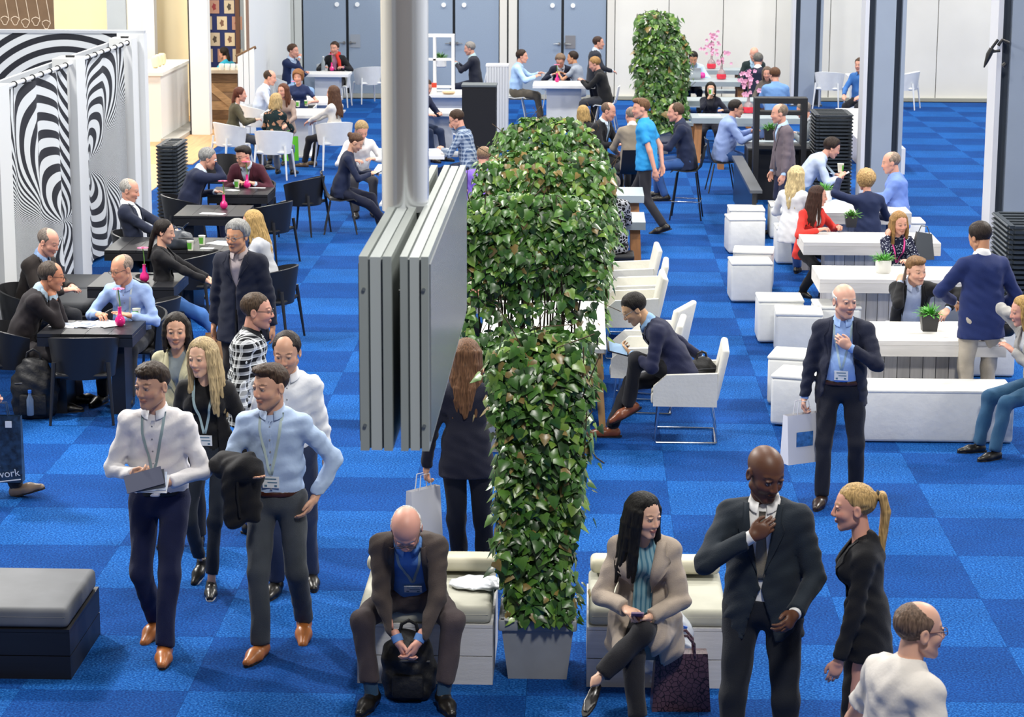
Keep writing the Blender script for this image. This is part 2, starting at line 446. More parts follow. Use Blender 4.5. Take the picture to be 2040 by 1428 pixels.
_a = SKINM.n('ShaderNodeVertexColor'); _a.layer_name = 'Col'; SKINM.col(_a.outputs[0])
SKINM.b.inputs['Subsurface Weight'].default_value = .08; SKINM.b.inputs['Subsurface Radius'].default_value = (.012, .005, .003)
SKINM = SKINM.m
def rotm(yaw, pitch, roll):
    """columns: right, forward, up of a frame turned by yaw (+left), pitch (+down), roll (degrees)"""
    y, p, r = yaw*D2R, -pitch*D2R, roll*D2R
    Rz = np.array([[math.cos(y), -math.sin(y), 0], [math.sin(y), math.cos(y), 0], [0, 0, 1]])
    Rx = np.array([[1, 0, 0], [0, math.cos(p), -math.sin(p)], [0, math.sin(p), math.cos(p)]])
    Ry = np.array([[math.cos(r), 0, math.sin(r)], [0, 1, 0], [-math.sin(r), 0, math.cos(r)]])
    return Rz@Rx@Ry
def ik(a, t, l1, l2, pole):
    d = t-a; L = np.linalg.norm(d); m = (l1+l2)*.998
    if L > m: t = a+d/L*m; d = t-a; L = m
    if L < abs(l1-l2)+.02: L = abs(l1-l2)+.02
    u = nrm(d); x = (l1*l1-l2*l2+L*L)/(2*L); hgt = math.sqrt(max(0, l1*l1-x*x))
    pv = pole-u*(pole@u); return a+u*x+nrm(pv)*hgt, t
def folds(p, amp, s, fr=30.):
    x, y, z = p
    n = np.sin(x*fr+z*fr*.55+2.2*np.sin(z*fr*.42+s))*np.sin(z*fr*1.05-y*fr*.5+1.9*np.sin(x*fr*.5+s*1.7))
    return (n*amp+np.sin(z*fr*2.6+x*fr*1.3+3*np.sin(y*fr*.8+s))*amp*.35).astype(np.float32)
CLOTH = {}
def cloth(col, kind='plain', c2='#ffffff', rough=.8):
    k = (col, kind, c2)
    if k in CLOTH: return CLOTH[k]
    if kind == 'plain': m = mat('cloth', col, rough, var=.10, vscale=9, bump=.25, bscale=220, spec=.25, sheen=.08)
    elif kind == 'satin': m = mat('shirt_cotton', col, .7, var=.05, vscale=7, bump=.16, bscale=26, spec=.3)
    else:
        t = NT('cloth_'+kind, .85); x, y, z = t.xyz(); t.b.inputs['Specular IOR Level'].default_value = .25
        if kind == 'plaid':
            def band(o, per, wdt): return t.math('LESS_THAN', t.math('MODULO', t.math('ADD', o, 10.0), per), wdt)
            xx = t.math('ADD', x, y)
            a = t.math('ADD', t.math('ADD', band(xx, .05, .022), band(z, .055, .024)), t.math('MULTIPLY', t.math('ADD', band(xx, .05, .006), band(z, .055, .006)), 1.2))
            t.col(t.mix(t.math('MINIMUM', t.math('MULTIPLY', a, .42), 1.), col, c2))
        elif kind == 'stripe':
            xx = t.math('ADD', x, t.math('MULTIPLY', y, .7)); a = t.math('LESS_THAN', t.math('MODULO', t.math('ADD', xx, 10.), .028), .011)
            t.col(t.mix(a, col, c2))
        elif kind == 'dots':
            v = t.n('ShaderNodeTexVoronoi'); v.inputs['Scale'].default_value = 55; t.l(t.tc, v.inputs['Vector'])
            t.col(t.mix(t.math('LESS_THAN', v.outputs['Distance'], .30), col, c2))
        elif kind == 'floral':
            v = t.n('ShaderNodeTexNoise'); v.inputs['Scale'].default_value = 14; t.l(t.tc, v.inputs['Vector'])
            t.col(t.mix(t.math('GREATER_THAN', v.outputs[0], .57), col, c2))
        elif kind == 'cells':
            v = t.n('ShaderNodeTexVoronoi', feature='DISTANCE_TO_EDGE'); v.inputs['Scale'].default_value = 24; t.l(t.tc, v.inputs['Vector'])
            t.col(t.mix(t.math('LESS_THAN', v.outputs['Distance'], .09), col, c2))
        m = t.m
    CLOTH[k] = m; return m
ribbon_cache = {}
def ribbon(name, rows, m, parent, thick=.003, nrmv=None):
    """rows: list of cross rows (each list of points); builds a thin two-sided strip"""
    n = len(rows[0]); k = len(rows); pts = np.array(rows, float).reshape(-1, 3)
    back = pts-(nrmv if nrmv is not None else A3(0, 1, 0))*thick
    vs = np.concatenate([pts, back]); N = n*k; fs = []
    for i in range(k-1):
        for j in range(n-1):
            a = i*n+j; fs += [(a, a+1, a+n+1, a+n), (N+a, N+a+n, N+a+n+1, N+a+1)]
    for i in range(k-1):
        for j in (0, n-1): a = i*n+j; fs.append((a, a+n, N+a+n, N+a))
    for j in range(n-1):
        for i in (0, k-1): a = i*n+j; fs.append((a, a+1, N+a+1, N+a))
    return obj(name, mk_mesh(name, vs, fs), m, parent)
PEOPLE = {}
def person(label, px, **s):
    """one figure, its head centre seen at photograph pixel px. Local frame: x right, y forward, z up, origin on the floor under the pelvis"""
    g = s.get; H = g('H', 1.78); k = H/1.78; fem = g('fem', False); sit = g('seat'); face = g('face', 180.)
    rs = random.Random(label); sd = rs.uniform(0, 6)
    hp = (sit+.095) if sit else .525*H
    if 'hp' in s: hp = s['hp']
    lean, side, tw = g('lean', 3. if not sit else 8.), g('side', 0.), g('tw', 0.)
    if not sit:
        rm = max(math.hypot(t_[0]-sg_*.09*k, t_[1]) for sg_, t_ in ((1, g('RF', (.11, .02))), (-1, g('LF', (-.11, .02)))))
        hp = min(hp, .085*k+math.sqrt(max(.3, (.849*k)**2-rm*rm)))
    P = A3(0, 0, hp)
    def up(a, sdg): return nrm(A3(math.sin(sdg*D2R), math.sin(a*D2R), math.cos(a*D2R)))
    U1, U2 = up(lean*.75, side), up(lean*1.15, side)
    Rt = A3(math.cos(tw*D2R), math.sin(tw*D2R), 0)
    R1 = nrm(A3(1, 0, 0)-U1*U1[0]); F1 = np.cross(U1, R1); R2 = nrm(Rt-U2*(Rt@U2)); F2 = np.cross(U2, R2)
    W = P+U1*.22*k; N = W+U2*.345*k; M1 = (R1, F1, U1); M2 = (R2, F2, U2)
    wd = g('wd', 1.)*(k if not fem else k*.93); sw = (.163 if not fem else .146)*g('wd', 1.)*k
    shr = g('shrug', 0.)
    sh = {1: N-U2*(.098-shr)*k+R2*sw, -1: N-U2*(.098-shr)*k-R2*sw}
    hy, hpit, hrol = g('hd', (0, 5, 0))
    HM = rotm(hy, hpit, hrol)
    ND = nrm(U2*.55+A3(0, 0, .55)+F2*(.25+.006*abs(lean)))
    hc = N+ND*.15*k+A3(0, .012, 0); hc = hc+HM@A3(0, .012, 0)
    # arms
    el, wr = {}, {}
    for sg, key in ((1, 'R'), (-1, 'L')):
        dflt = (sg*.27, .06, .80*k) if not sit else (sg*.16, .42, sit+.22)
        t = g(key, dflt); pole = A3(*g(key+'p', (sg*.75, -.45, -.55)))
        el[sg], wr[sg] = ik(sh[sg], A3(*t[:3]), .30*k, .262*k, pole)
    hip, kn, an = {}, {}, {}
    for sg, key in ((1, 'RF'), (-1, 'LF')):
        dflt = (sg*.11, .02) if not sit else (sg*.13, .50)
        t = g(key, dflt); tz = t[2] if len(t) > 2 else .085*k
        hip[sg] = P+R1*sg*.092*wd-U1*.0
        pole = A3(*g(key+'p', (sg*.12, 1, .15 if not sit else .7)))
        kn[sg], an[sg] = ik(hip[sg], A3(t[0], t[1], tz), .437*k, .415*k, pole)
    a = face*D2R; ca, sa = math.cos(a), math.sin(a)
    wx, wy = at(px[0], px[1], hc[2]); ox, oy = wx-(ca*hc[0]-sa*hc[1]), wy-(sa*hc[0]+ca*hc[1])
    S = scale_at(oy); h = g('h', min(.028, max(.0118, 3.2/S))); hh = .005 if S > 240 else .008 if S > 165 else .0112
    skin = g('skin', '#c99678'); sk = np.array(lin(skin)); haircol = g('hc', '#3a2a1e')
    belly = g('belly', 0.)
    # ---- fields
    def torso(p, o):
        if fem:
            d = smin(ecap(p, P, M1, .0, .19*k, .163*wd+o, .125*wd+o, .74), ecap(p, W, M2, .0, .22*k, .124*wd+o, .150*wd+o, .66), .06)
            for sg in (1, -1): d = smin(d, ell(p, W+U2*.17*k+R2*sg*.068*wd+F2*.075*wd, (.064+o, .06+o, .062+o)), .035)
        else:
            d = smin(ecap(p, P, M1, .0, .2*k, .160*wd+o, .150*wd+o, .74), ecap(p, W, M2, .0, .215*k, .150*wd+o, .170*wd+o, .68), .06)
        if belly: d = smin(d, ell(p, W-U2*.03*k+F2*.04, (.13+o+belly*.3, .10+o+belly, .16+o)), .05)
        for sg in (1, -1): d = smin(d, cone(p, N-U2*.042*k, sh[sg]+U2*.012*k, .046*k+o*.7, (.046 if not fem else .038)*k+o), .06)
        return d
    rel = (.050, .039, .033) if not fem else (.042, .034, .029)
    def arm(p, sg, o, short=False):
        u = cone(p, sh[sg], el[sg], rel[0]*k*g('wd', 1.)+o, rel[1]*k*g('wd', 1.)+o)
        if short:
            ax = nrm(el[sg]-sh[sg]); m = sh[sg]+ax*.2*k; return smax(u, sum((p[i]-np.float32(m[i]))*np.float32(ax[i]) for i in range(3)), .006)
        fo = cone(p, el[sg], wr[sg], rel[1]*k+o, rel[2]*k+o*.7); ax = nrm(wr[sg]-el[sg]); e = wr[sg]-ax*g('cuff', .012)
        return smax(smin(u, fo, .02), sum((p[i]-np.float32(e[i]))*np.float32(ax[i]) for i in range(3)), .004)
    def plane(p, o, ax): return sum((p[i]-np.float32(o[i]))*np.float32(ax[i]) for i in range(3))
    legr = g('legr', 1.0)
    def leg(p, sg, o):
        d = smin(cone(p, hip[sg], kn[sg], .086*wd*min(1.05, legr+.05)+o, .061*k*legr+o), cone(p, kn[sg], an[sg], .060*k*legr+o, .052*k*legr+o), .03)
        ax = nrm(an[sg]-kn[sg]); e = an[sg]-ax*g('ankle', -.012); return smax(d, plane(p, e, ax), .005)
    allj = np.array([P, W, N, *sh.values(), *el.values(), *wr.values()]); legj = np.array([P, *hip.values(), *kn.values(), *an.values()])
    top = g('top', ('shirt', '#ffffff')); tk, tcol = top[0], top[1]
    # ---- body: one mesh (head, neck, hands, trunk and limbs)
    hv, hf = head_mesh(fem, hh); vs = [hv@(HM.T)*k*(1.03 if fem else 1.07)+hc]; fsx = [hf]; cs = [head_colors(hv, skin, g('brow', haircol), fem, g('beard', 0.), g('lip'))]; n0 = len(hv)
    def addp(v, f, c):
        nonlocal n0
        vs.append(v); fsx.append(f+n0); cs.append(np.tile(c, (len(v), 1))); n0 += len(v)
    nb = N-U2*.07*k+F2*.012; nt = hc+HM@A3(0, -.026, -.045)*k; nr = (.057 if not fem else .047)*k*g('neck', 1.)
    v, f = march(lambda p: smin(cone(p, nb, nt, nr*1.12, nr*.95), cone(p, N-U2*.09*k-R2*.08*k, N-U2*.09*k+R2*.08*k, .05, .05), .05), np.minimum(nb, nt)-.2, np.maximum(nb, nt)+.2, .014 if S > 170 else .022)
    addp(v, f, sk)
    for sg, key in ((1, 'R'), (-1, 'L')):
        t = g(key, ()); kind = g(key+'h', 'relax'); fdir = nrm(wr[sg]-el[sg])
        pal = A3(*g(key+'pal', ((-sg, .15, -.1) if wr[sg][2] < 1.0*k and not sit else (-sg*.35, 0, -1))))
        Yh = nrm(fdir+A3(*g(key+'dir', (0, 0, 0)))); Zh = -pal; Zh = nrm(Zh-Yh*(Zh@Yh)); Xh = np.cross(Yh, Zh)
        v, f = hand_mesh(kind, .0057 if S > 240 else .008 if S > 165 else .011); vv = v*k*(.88 if fem else .98)
        if sg < 0: vv = vv*np.array([-1, 1, 1]); f = f[:, ::-1]
        vv = vv[:, :1]*Xh+vv[:, 1:2]*Yh+vv[:, 2:]*Zh+wr[sg]; addp(vv, f, sk)
    bare = tk == 'tee' or g('bareleg'); bo = -.016
    def bodyf(p):
        d = torso(p, -.02)
        for sg in (1, -1):
            fo = cone(p, el[sg], wr[sg], rel[1]*k*.93, .027*k) if tk == 'tee' else cone(p, el[sg], wr[sg], .026, .02)
            d = smin(d, smin(cone(p, sh[sg], el[sg], rel[0]*k*.8, rel[1]*k*(.93 if tk == 'tee' else .7)), fo, .02), .02)
            d = smin(d, smin(cone(p, hip[sg], kn[sg], .066*k, .045*k), cone(p, kn[sg], an[sg], .047*k if g('bareleg') else .04*k, .034*k), .02), .03)
        return d
    aj = np.concatenate([allj, legj]); v, f = march(bodyf, aj.min(0)-.17, aj.max(0)+.17, .017 if bare and S > 110 else .04); addp(v, f, sk)
    body = obj('person', mk_mesh('person', np.concatenate(vs), np.concatenate(fsx), True, np.concatenate(cs)), SKINM, None, (ox, oy, g('z0', 0.)), a)
    tag(body, label, 'person', g('group', 'people in the hall'))
    # ---- top
    hem = g('hem', {'jacket': -.13, 'coat': -.32, 'shirt': .05, 'tee': -.10, 'sweater': -.08}[tk])*k
    if sit and tk in ('jacket', 'coat'): hem = max(hem, -.10)
    off = {'jacket': .017, 'coat': .026, 'shirt': .008, 'tee': .010, 'sweater': .014}[tk]+g('loose', 0.)
    opening = g('open', [(-.5, .085), (-.25, .045), (-.05, .004), (.06, .014), (.33, .072)] if tk in ('jacket', 'coat') else None)
    amp = g('amp', .0075 if tk in ('shirt', 'tee') else .0052)
    aoff = off*.75
    def topf(p):
        d = torso(p, off)
        if hem < -.02:
            fl = .018 if tk != 'coat' else .05
            d = smin(d, ecap(p, P, M1, min(hem, -.03)-.04, .15*k, .172*wd+off+fl, .15*wd+off, .72), .05)
        for sg in (1, -1):
            d = smin(d, arm(p, sg, aoff, tk == 'tee'), .028)
            if sit and (tk == 'coat' or g('drape')): d = smin(d, cone(p, hip[sg], hip[sg]+(kn[sg]-hip[sg])*g('drape', .62)-A3(0, 0, .05 if tk == 'coat' else .0), .12, .115 if tk == 'coat' else .09), .05)
        d = d+folds(p, amp, sd)
        if not (sit and (tk == 'coat' or g('drape'))): d = smax(d, hem-plane(p, P, U1), .006)
        if opening:
            x, y, z = loc3(p, W, M2); vw = np.interp(z, [q[0]*k for q in opening], [q[1] for q in opening]).astype(np.float32)
            d = smax(d, -np.maximum(np.abs(x-g('ox', 0.))-vw, -y-.01), .004)
        return d
    hi = allj.max(0)+.17; lo = allj.min(0)-.17; lo[2] = min(lo[2], P[2]+hem-.03)
    if sit and (tk == 'coat' or g('drape')): lo = np.minimum(lo, np.array(list(kn.values())).min(0)-.2); hi = np.maximum(hi, np.array(list(kn.values())).max(0)+.1)
    v, f = march(topf, lo, hi, h)
    pat = g('pat'); tm = cloth(tcol, pat[0], pat[1]) if pat else cloth(tcol, 'satin' if tk in ('shirt', 'tee') else 'plain')
    obj({'jacket': 'jacket', 'coat': 'coat', 'shirt': 'shirt', 'tee': 'short_sleeved_shirt', 'sweater': 'sweater'}[tk], mk_mesh('top', v, f), tm, body)
    inner = top[2] if len(top) > 2 else None
    surf = topf
    if tk in ('jacket', 'coat'):
        ipat = g('ipat'); im = cloth(inner or '#ffffff', ipat[0], ipat[1]) if ipat else cloth(inner or '#ffffff', 'satin')
        def inf(p):
            d = torso(p, .0005)
            if not fem: d = smin(d, cone(p, nb, N+U2*.01, nr*1.35, nr*1.16), .03)
            d = smax(d, .055*k-plane(p, P, U1), .005)
            if g('low', fem): 
                x, y, z = loc3(p, N, M2); d = smax(d, -cone(p, N+F2*.09+U2*.04, N+F2*.11-U2*g('lowz', .03), .075, .035), .006)
            return d+folds(p, .003, sd, 24)
        lo2 = np.array([P, W, N]).min(0)-.21; hi2 = np.array([P, W, N]).max(0)+.21
        v, f = march(inf, lo2, hi2, h*1.15); obj('shirt', mk_mesh('shirt', v, f), im, body)
        surf = inf
        if not g('nocuff', fem):
            for sg in (1, -1):
                ax = nrm(wr[sg]-el[sg]); mb = MB(); mb.tube(wr[sg]-ax*.035, wr[sg]+ax*.006, .033*k, .032*k, 14); mb.sm = True; mb.build('cuff', im, body)
        if S > 125 and not g('nolapel'):
            for sg in (1, -1):
                rows = []
                z0, z1 = g('lapz', (.0, .335)); lwm = g('lapw', .065)
                zs = [z0+(z1-z0)*i/9 for i in range(10)]
                for i, z in enumerate(zs):
                    t = i/9; vw = np.interp(z, [q[0] for q in opening], [q[1] for q in opening]); lw = lwm*min(1, t*1.6) if t < .72 else lwm*.62 if t < .86 else lwm*.5
                    rows.append([(g('ox', 0.)+sg*(vw+lw*j/3-.004), z*k) for j in range(4)])
                flat = [c for r in rows for c in r]; yy = np.linspace(.02, .30, 57, dtype=np.float32)
                pts = np.array([[W+R2*x+U2*z+F2*y for y in yy] for x, z in flat]).reshape(-1, 3).T.astype(np.float32)
                dv = (torso(tuple(pts), off)+folds(tuple(pts), amp, sd)).reshape(len(flat), -1)
                y0 = [yy[max(0, (np.where(r < .007)[0].max() if (r < .007).any() else 8))] for r in dv]
                q = [W+R2*x+U2*z+F2*(y+(.006 if i % 4 else -.004)) for i, ((x, z), y) in enumerate(zip(flat, y0))]
                ribbon('lapel', [q[i*4:i*4+4] for i in range(10)], tm, body, .004, F2)
    def onchest(x, z, fld, o=.004):
        yy = np.linspace(-.02, .34, 73, dtype=np.float32); pts = (W[:, None]+R2[:, None]*x+U2[:, None]*z+F2[:, None]*yy).astype(np.float32)
        dv = np.asarray(fld(tuple(pts))); i = np.where(dv < 0)[0]; y = yy[i.max()] if len(i) else .08
        return W+R2*x+U2*z+F2*(y+o)
    vis = (lambda p: np.minimum(topf(p), surf(p)))
    # ---- collar
    if g('collar', not fem):
        ccol = g('ccol', inner if tk in ('jacket', 'coat') else tcol); cm = cloth(ccol, 'satin')
        rows = []
        cN = N+U2*.012*k+F2*.022
        for i in range(21):
            th = (16+328*i/20)*D2R; c, s2 = math.cos(th), math.sin(th); fr = max(0, c)
            o = R2*s2+F2*c; r0 = nr*1.20; drop = .032*fr
            rows.append([cN+o*(r0+.012+.010*fr)+U2*(-.022-drop*1.3), cN+o*(r0-.001)+U2*(.020-drop), cN+o*(r0-.008)+U2*(.014-drop)])
        ribbon('collar', rows, cm, body, .002, A3(0, 0, .6))
    if g('tie'):
        rows = []
        for i in range(11):
            z = (.305-.34*i/10)*k; wdt = .014+.016*min(1, i/6) if i else .018
            rows.append([onchest(sx*wdt, z, surf, .007+(.004 if sx == 0 else 0)) for sx in (-1, 0, 1)])
        ribbon('tie', rows, cloth(g('tie')), body, .004, F2)
    if tk == 'shirt' and S > 185 and not pat and not g('noplacket'):
        rows = [[onchest(sx*.014, (.29-.42*i/13)*k, topf, .0025) for sx in (-1, 0, 1)] for i in range(14)]
        pk = ribbon('placket', rows, tm, body, .003, F2)
        mb = MB()
        for i in range(6): c_ = onchest(0, (.26-.075*i)*k, topf, .004); mb.tube(c_, c_+F2*.003, .0055, n=8)
        mb.build('buttons', mat('shirt_button', '#8d8f96', .4), pk)
    # ---- trousers or skirt
    pc = g('pants', '#20242e')
    if g('skirt'):
        def pf(p):
            d = ecap(p, P, M1, g('skirt'), .14*k, .19*wd, .135*wd, .8); d = smax(d, (g('skirt')-.02)-plane(p, P, U1), .006); return smax(d, plane(p, P, U1)-.16*k, .005)+folds(p, .004, sd, 22)
        lo = P-.3; lo[2] = P[2]+g('skirt')-.05; v, f = march(pf, lo, P+.3, h); obj('skirt', mk_mesh('skirt', v, f), cloth(pc), body)
        if sit: pass
    if not g('skirt') and not g('nolegs'):
        wt = g('waist', .075)*k
        def pf(p):
            d = smax(ecap(p, P, M1, .0, .2*k, (.163 if not fem else .166)*wd+.004, (.152 if not fem else .128)*wd+.004, .75), plane(p, P, U1)-wt, .004)
            if belly: d = smin(d, smax(ell(p, W-U2*.06*k+F2*.03, (.13+belly*.3, .09+belly*.8, .13)), plane(p, P, U1)-wt, .004), .04)
            return smin(d, np.minimum(leg(p, 1, .004), leg(p, -1, .004)), .045)+folds((p[0]*1.2, p[1]*1.2, p[2]*.42), g('pamp', .0062), sd+2, 26)
        v, f = march(pf, legj.min(0)-.19, np.maximum(legj.max(0)+.19, P+.19), h*1.25); obj('trousers', mk_mesh('trousers', v, f), cloth(pc), body)
        if g('belt'):
            bf = lambda p: smax(ecap(p, P, M1, .0, .2*k, .163*wd+.011+belly*.5, .152*wd+.011+belly*.5, .75), np.abs(plane(p, P, U1)-wt+.012)-.018, .003)
            c0 = P+U1*wt; v, f = march(bf, c0-A3(.23, .2, .09), c0+A3(.23, .22, .09), .009); obj('belt', mk_mesh('belt', v, f), mat('belt_leather', g('belt'), .4), body)
    if g('sock'):
        for sg in (1, -1): ax = nrm(kn[sg]-an[sg]); mb = MB(); mb.tube(an[sg]-ax*.02, an[sg]+ax*.16, .040*k, .046*k, 14); mb.sm = True; mb.build('sock', cloth(g('sock')), body)
    # ---- shoes
    shoe = g('shoe', ('lace', '#15120f'))
    if shoe and not g('noshoe'):
        v, f, sole = shoe_mesh(shoe[0]); me = SHOES.get(('m',)+shoe)
        if me is None:
            me = SHOES[('m',)+shoe] = mk_mesh('shoe', v, f); me.materials.append(mat('shoe_leather', shoe[1], .35, var=.08))
        so = SHOES.get(('s', shoe[-1]))
        if so is None: so = SHOES[('s', shoe[-1])] = sole.copy(); so.materials.clear(); so.materials.append(mat('sole', shoe[2] if len(shoe) > 2 else '#17120e', .7))
        for sg, key in ((1, 'RF'), (-1, 'LF')):
            yw = g(key+'y', -sg*10); pt = g(key+'t', 0.)  # toe yaw, toe pitch (+ toes down)
            fm = rotm(yw, pt, 0)
            o = an[sg]-fm[:, 2]*.085*k
            mw = Matrix([[*(fm[i]*k*(.9 if fem else 1.04)), o[i]] for i in range(3)]+[[0, 0, 0, 1]])
            q = obj('shoe', me, None, body); q.matrix_local = mw
            obj('sole', so, None, q)
    # ---- hair
    st = g('hair', 'short')
    if st:
        v, f = hair_mesh(st, .0066 if S > 240 else .0095 if S > 165 else .013)
        me = mk_mesh('hair', v, f); o = obj('hair', me, hair_mat(haircol), body); sc_ = k*(1.03 if fem else 1.07)
        o.matrix_local = Matrix([[*(HM[i]*sc_), hc[i]] for i in range(3)]+[[0, 0, 0, 1]])
        if st == 'pony' and S > 150:
            mb = MB(); mb.path([(.024*math.cos(t), -.128, .053+.024*math.sin(t)) for t in [2*math.pi*i/12 for i in range(13)]], .007); q = mb.build('hair_tie', mat('elastic', '#15120f', .6), o)
    if g('glasses'):
        mb = MB()
        for sg in (1, -1):
            mb.path([(sg*.032+.0215*math.cos(t), .102-.03*abs(.0215*math.cos(t)*sg+.0)*0, .000+.0155*math.sin(t)) for t in [2*math.pi*i/14 for i in range(15)]], .0019, 6)
            mb.tube((sg*.053, .101, .006), (sg*.081, -.01, .006), .0019, n=6)
        mb.tube((-.011, .103, .004), (.011, .103, .004), .0019, n=6)
        o = mb.build('glasses', mat('spectacle_frame', g('glasses'), .35), body); o.matrix_local = Matrix([[*(HM[i]*k*1.07), hc[i]] for i in range(3)]+[[0, 0, 0, 1]])
    # ---- lanyard with badge
    if g('lan'):
        lm = mat('lanyard_ribbon', g('lan'), .6); zb = g('lanz', -.06)*k; rws = []
        bx = g('lanx', 0.)
        path = [(-.062, .33), (-.058, .26), (-.04, .15), (bx-.006, zb+.02)]; pr = path+[(-x+ (2*bx if i == 0 else 0), z) for i, (x, z) in enumerate(path[::-1])]
        top = g('lanyard_parent', body); lan = None
        for sgn in (1, -1):
            rows = []
            for i in range(13):
                t = i/12; x = np.interp(t, [0, .3, 1], [.07, .062, .004])*sgn+bx*t; z = (.335*k)*(1-t)+zb*t
                rows.append([onchest(x+dx, z, vis, .006) for dx in (-.0085, .0085)])
            o = ribbon('lanyard', rows, lm, body, .002, F2)
        c = onchest(bx, zb-.045, vis, .012); cw, ch = .052, .036
        q = thing('tmp', '', '') if False else None
        mb = MB(); mb.box(0, 0, 0, 2*cw, .004, 2*ch); bd = mb.build('badge', mat('badge_card', '#e9ecee', .4), body)
        bd.matrix_local = Matrix([[R2[i], F2[i], U2[i], c[i]] for i in range(3)]+[[0, 0, 0, 1]])
        mk = MB(); mk.box(0, .003, .022, .07, .002, .007); mk.box(-.01, .003, .0, .06, .002, .006); mk.box(-.03, .003, -.022, .016, .002, .012); mk.box(.032, .003, -.022, .016, .002, .012)
        mk.build('badge_print', mat('badge_ink', '#5b7f96', .5), bd)
    info = dict(loc=(ox, oy), face=a, seat=sit, body=body, wr=wr, el=el, hc=hc, N=N, W=W, P=P, M2=M2, kn=kn, sh=sh)
    def world(p):
        return (ox+ca*p[0]-sa*p[1], oy+sa*p[0]+ca*p[1], p[2]+g('z0', 0.))
    info['world'] = world; PEOPLE[g('id', label)] = info
    return info
# ------------------------------------------------------------------ the hall: carpet, walls, columns
def aty(px, py, Y):
    """point of the vertical plane at depth Y seen at a photograph pixel -> (x, z)"""
    x0, y0 = at(px, py, 0.); t = Y/y0
    return x0*t, CAMH*(1-t)
def proj(X, Y, Z):
    c, s = math.cos(YAW), math.sin(YAW); x = c*X+s*Y; y = -s*X+c*Y; Z = Z-CAMH
    c, s = math.cos(PITCH), math.sin(PITCH); d = c*y-s*Z; u = s*y+c*Z
    return 1020+FPX*x/d, 714-FPX*u/d
def carpet_mat(name, c0, c1, c2):
    t = NT(name, .95); t.xyz(); t.b.inputs['Specular IOR Level'].default_value = .1
    n = t.n('ShaderNodeTexNoise'); n.inputs['Scale'].default_value = 70; n.inputs['Detail'].default_value = 8; t.l(t.tc, n.inputs['Vector'])
    m = t.n('ShaderNodeTexNoise'); m.inputs['Scale'].default_value = 1.7; m.inputs['Detail'].default_value = 3; t.l(t.tc, m.inputs['Vector'])
    r = t.n('ShaderNodeValToRGB'); t.l(n.outputs[0], r.inputs[0]); e = r.color_ramp.elements
    e[0].position = .34; e[0].color = (*lin(c0), 1); e[1].position = .66; e[1].color = (*lin(c2), 1); q = r.color_ramp.elements.new(.5); q.color = (*lin(c1), 1)
    hs = t.n('ShaderNodeHueSaturation'); t.l(r.outputs[0], hs.inputs['Color']); mr = t.n('ShaderNodeMapRange'); t.l(m.outputs[0], mr.inputs[0])
    mr.inputs[1].default_value = .3; mr.inputs[2].default_value = .7; mr.inputs[3].default_value = .88; mr.inputs[4].default_value = 1.12; t.l(mr.outputs[0], hs.inputs['Value'])
    t.col(hs.outputs[0]); b = t.n('ShaderNodeBump'); b.inputs['Strength'].default_value = .35; b.inputs['Distance'].default_value = .006; t.l(n.outputs[0], b.inputs['Height']); t.l(b.outputs[0], t.b.inputs['Normal'])
    return t.m
CL = carpet_mat('carpet_light', '#06336a', '#0c4a92', '#2e6eb4'); CD = carpet_mat('carpet_dark', '#04295f', '#083b7e', '#1a5296')
GX, GY = .70457, 12.9463
floor = struct(MB().b2(-16, 16, 2, 52, -.12, -.016).build('floor', mat('screed', '#3a4048', .9)))
def tile_mesh(m, hz=.016):
    bm = MB(); b = .0007
    bm.add([(-.5, -.5, -hz), (.5, -.5, -hz), (.5, .5, -hz), (-.5, .5, -hz), (-.5+b, -.5+b, 0), (.5-b, -.5+b, 0), (.5-b, .5-b, 0), (-.5+b, .5-b, 0)],
           [(3, 2, 1, 0), (4, 5, 6, 7), (0, 1, 5, 4), (1, 2, 6, 5), (2, 3, 7, 6), (3, 0, 4, 7)])
    me = bm.mesh('carpet_tile'); me.materials.append(m); return me
TL, TD = tile_mesh(CL), tile_mesh(CD)
vis, rest = [], []
for i in range(-16, 15):
    for j in range(-11, 38):
        x, y = GX+i+.5, GY+j+.5
        if y > 50.0: continue
        px, py = proj(x, y, 0) if y > 3 else (9e9, 9e9)
        infr = -150 < px < 2190 and 150 < py < 1500
        (vis if infr else rest).append((x, y, (i+j) % 2 == 0))
vis.sort(key=lambda t: t[1]); rest += vis[300:]
for x, y, l in vis[:300]:
    o = obj('carpet_tile', TL if l else TD, None, floor, (x, y, 0))
for l, nm in ((True, 'far_light_carpet_tiles'), (False, 'far_dark_carpet_tiles')):
    mb = MB()
    for x, y, q in rest:
        if q == l: mb.add([(x-.5, y-.5, 0), (x+.5, y-.5, 0), (x+.5, y+.5, 0), (x-.5, y+.5, 0)], [(0, 1, 2, 3)])
    o = mb.build(nm, CL if l else CD, floor); o['kind'] = 'stuff'

WHITE = mat('painted_panel', '#e2e1da', .6, var=.03, vscale=1.5); GREYW = mat('painted_wall_grey', '#c3c8c6', .7, var=.03, vscale=1.2)
DOORM = mat('door_paint', '#8797ab', .5, var=.05, vscale=60); DARK = mat('dark_gap', '#22262b', .8); TRIM = mat('door_frame_paint', '#d5d3cb', .5)
YB = 50.25
wall = struct(MB().b2(-14, 14, YB+.08, YB+.3, 0, 6).build('wall_back', mat('wall_backing', '#55595c', .8)))
def wpanel(p0, p1, m, nm='wall_panel', par=None, z0=.06, z1=6., y=YB, t=.06):
    x0, x1 = aty(p0, 100, y)[0], aty(p1, 100, y)[0]
    return MB().b2(x0+.008, x1-.008, y, y+t, z0, z1).build(nm, m, par or wall)
seams = [1220, 1327, 1435, 1540, 1648, 1755, 1862, 1969, 2076, 2200]
for a, b in zip(seams, seams[1:]): wpanel(a, b, WHITE)
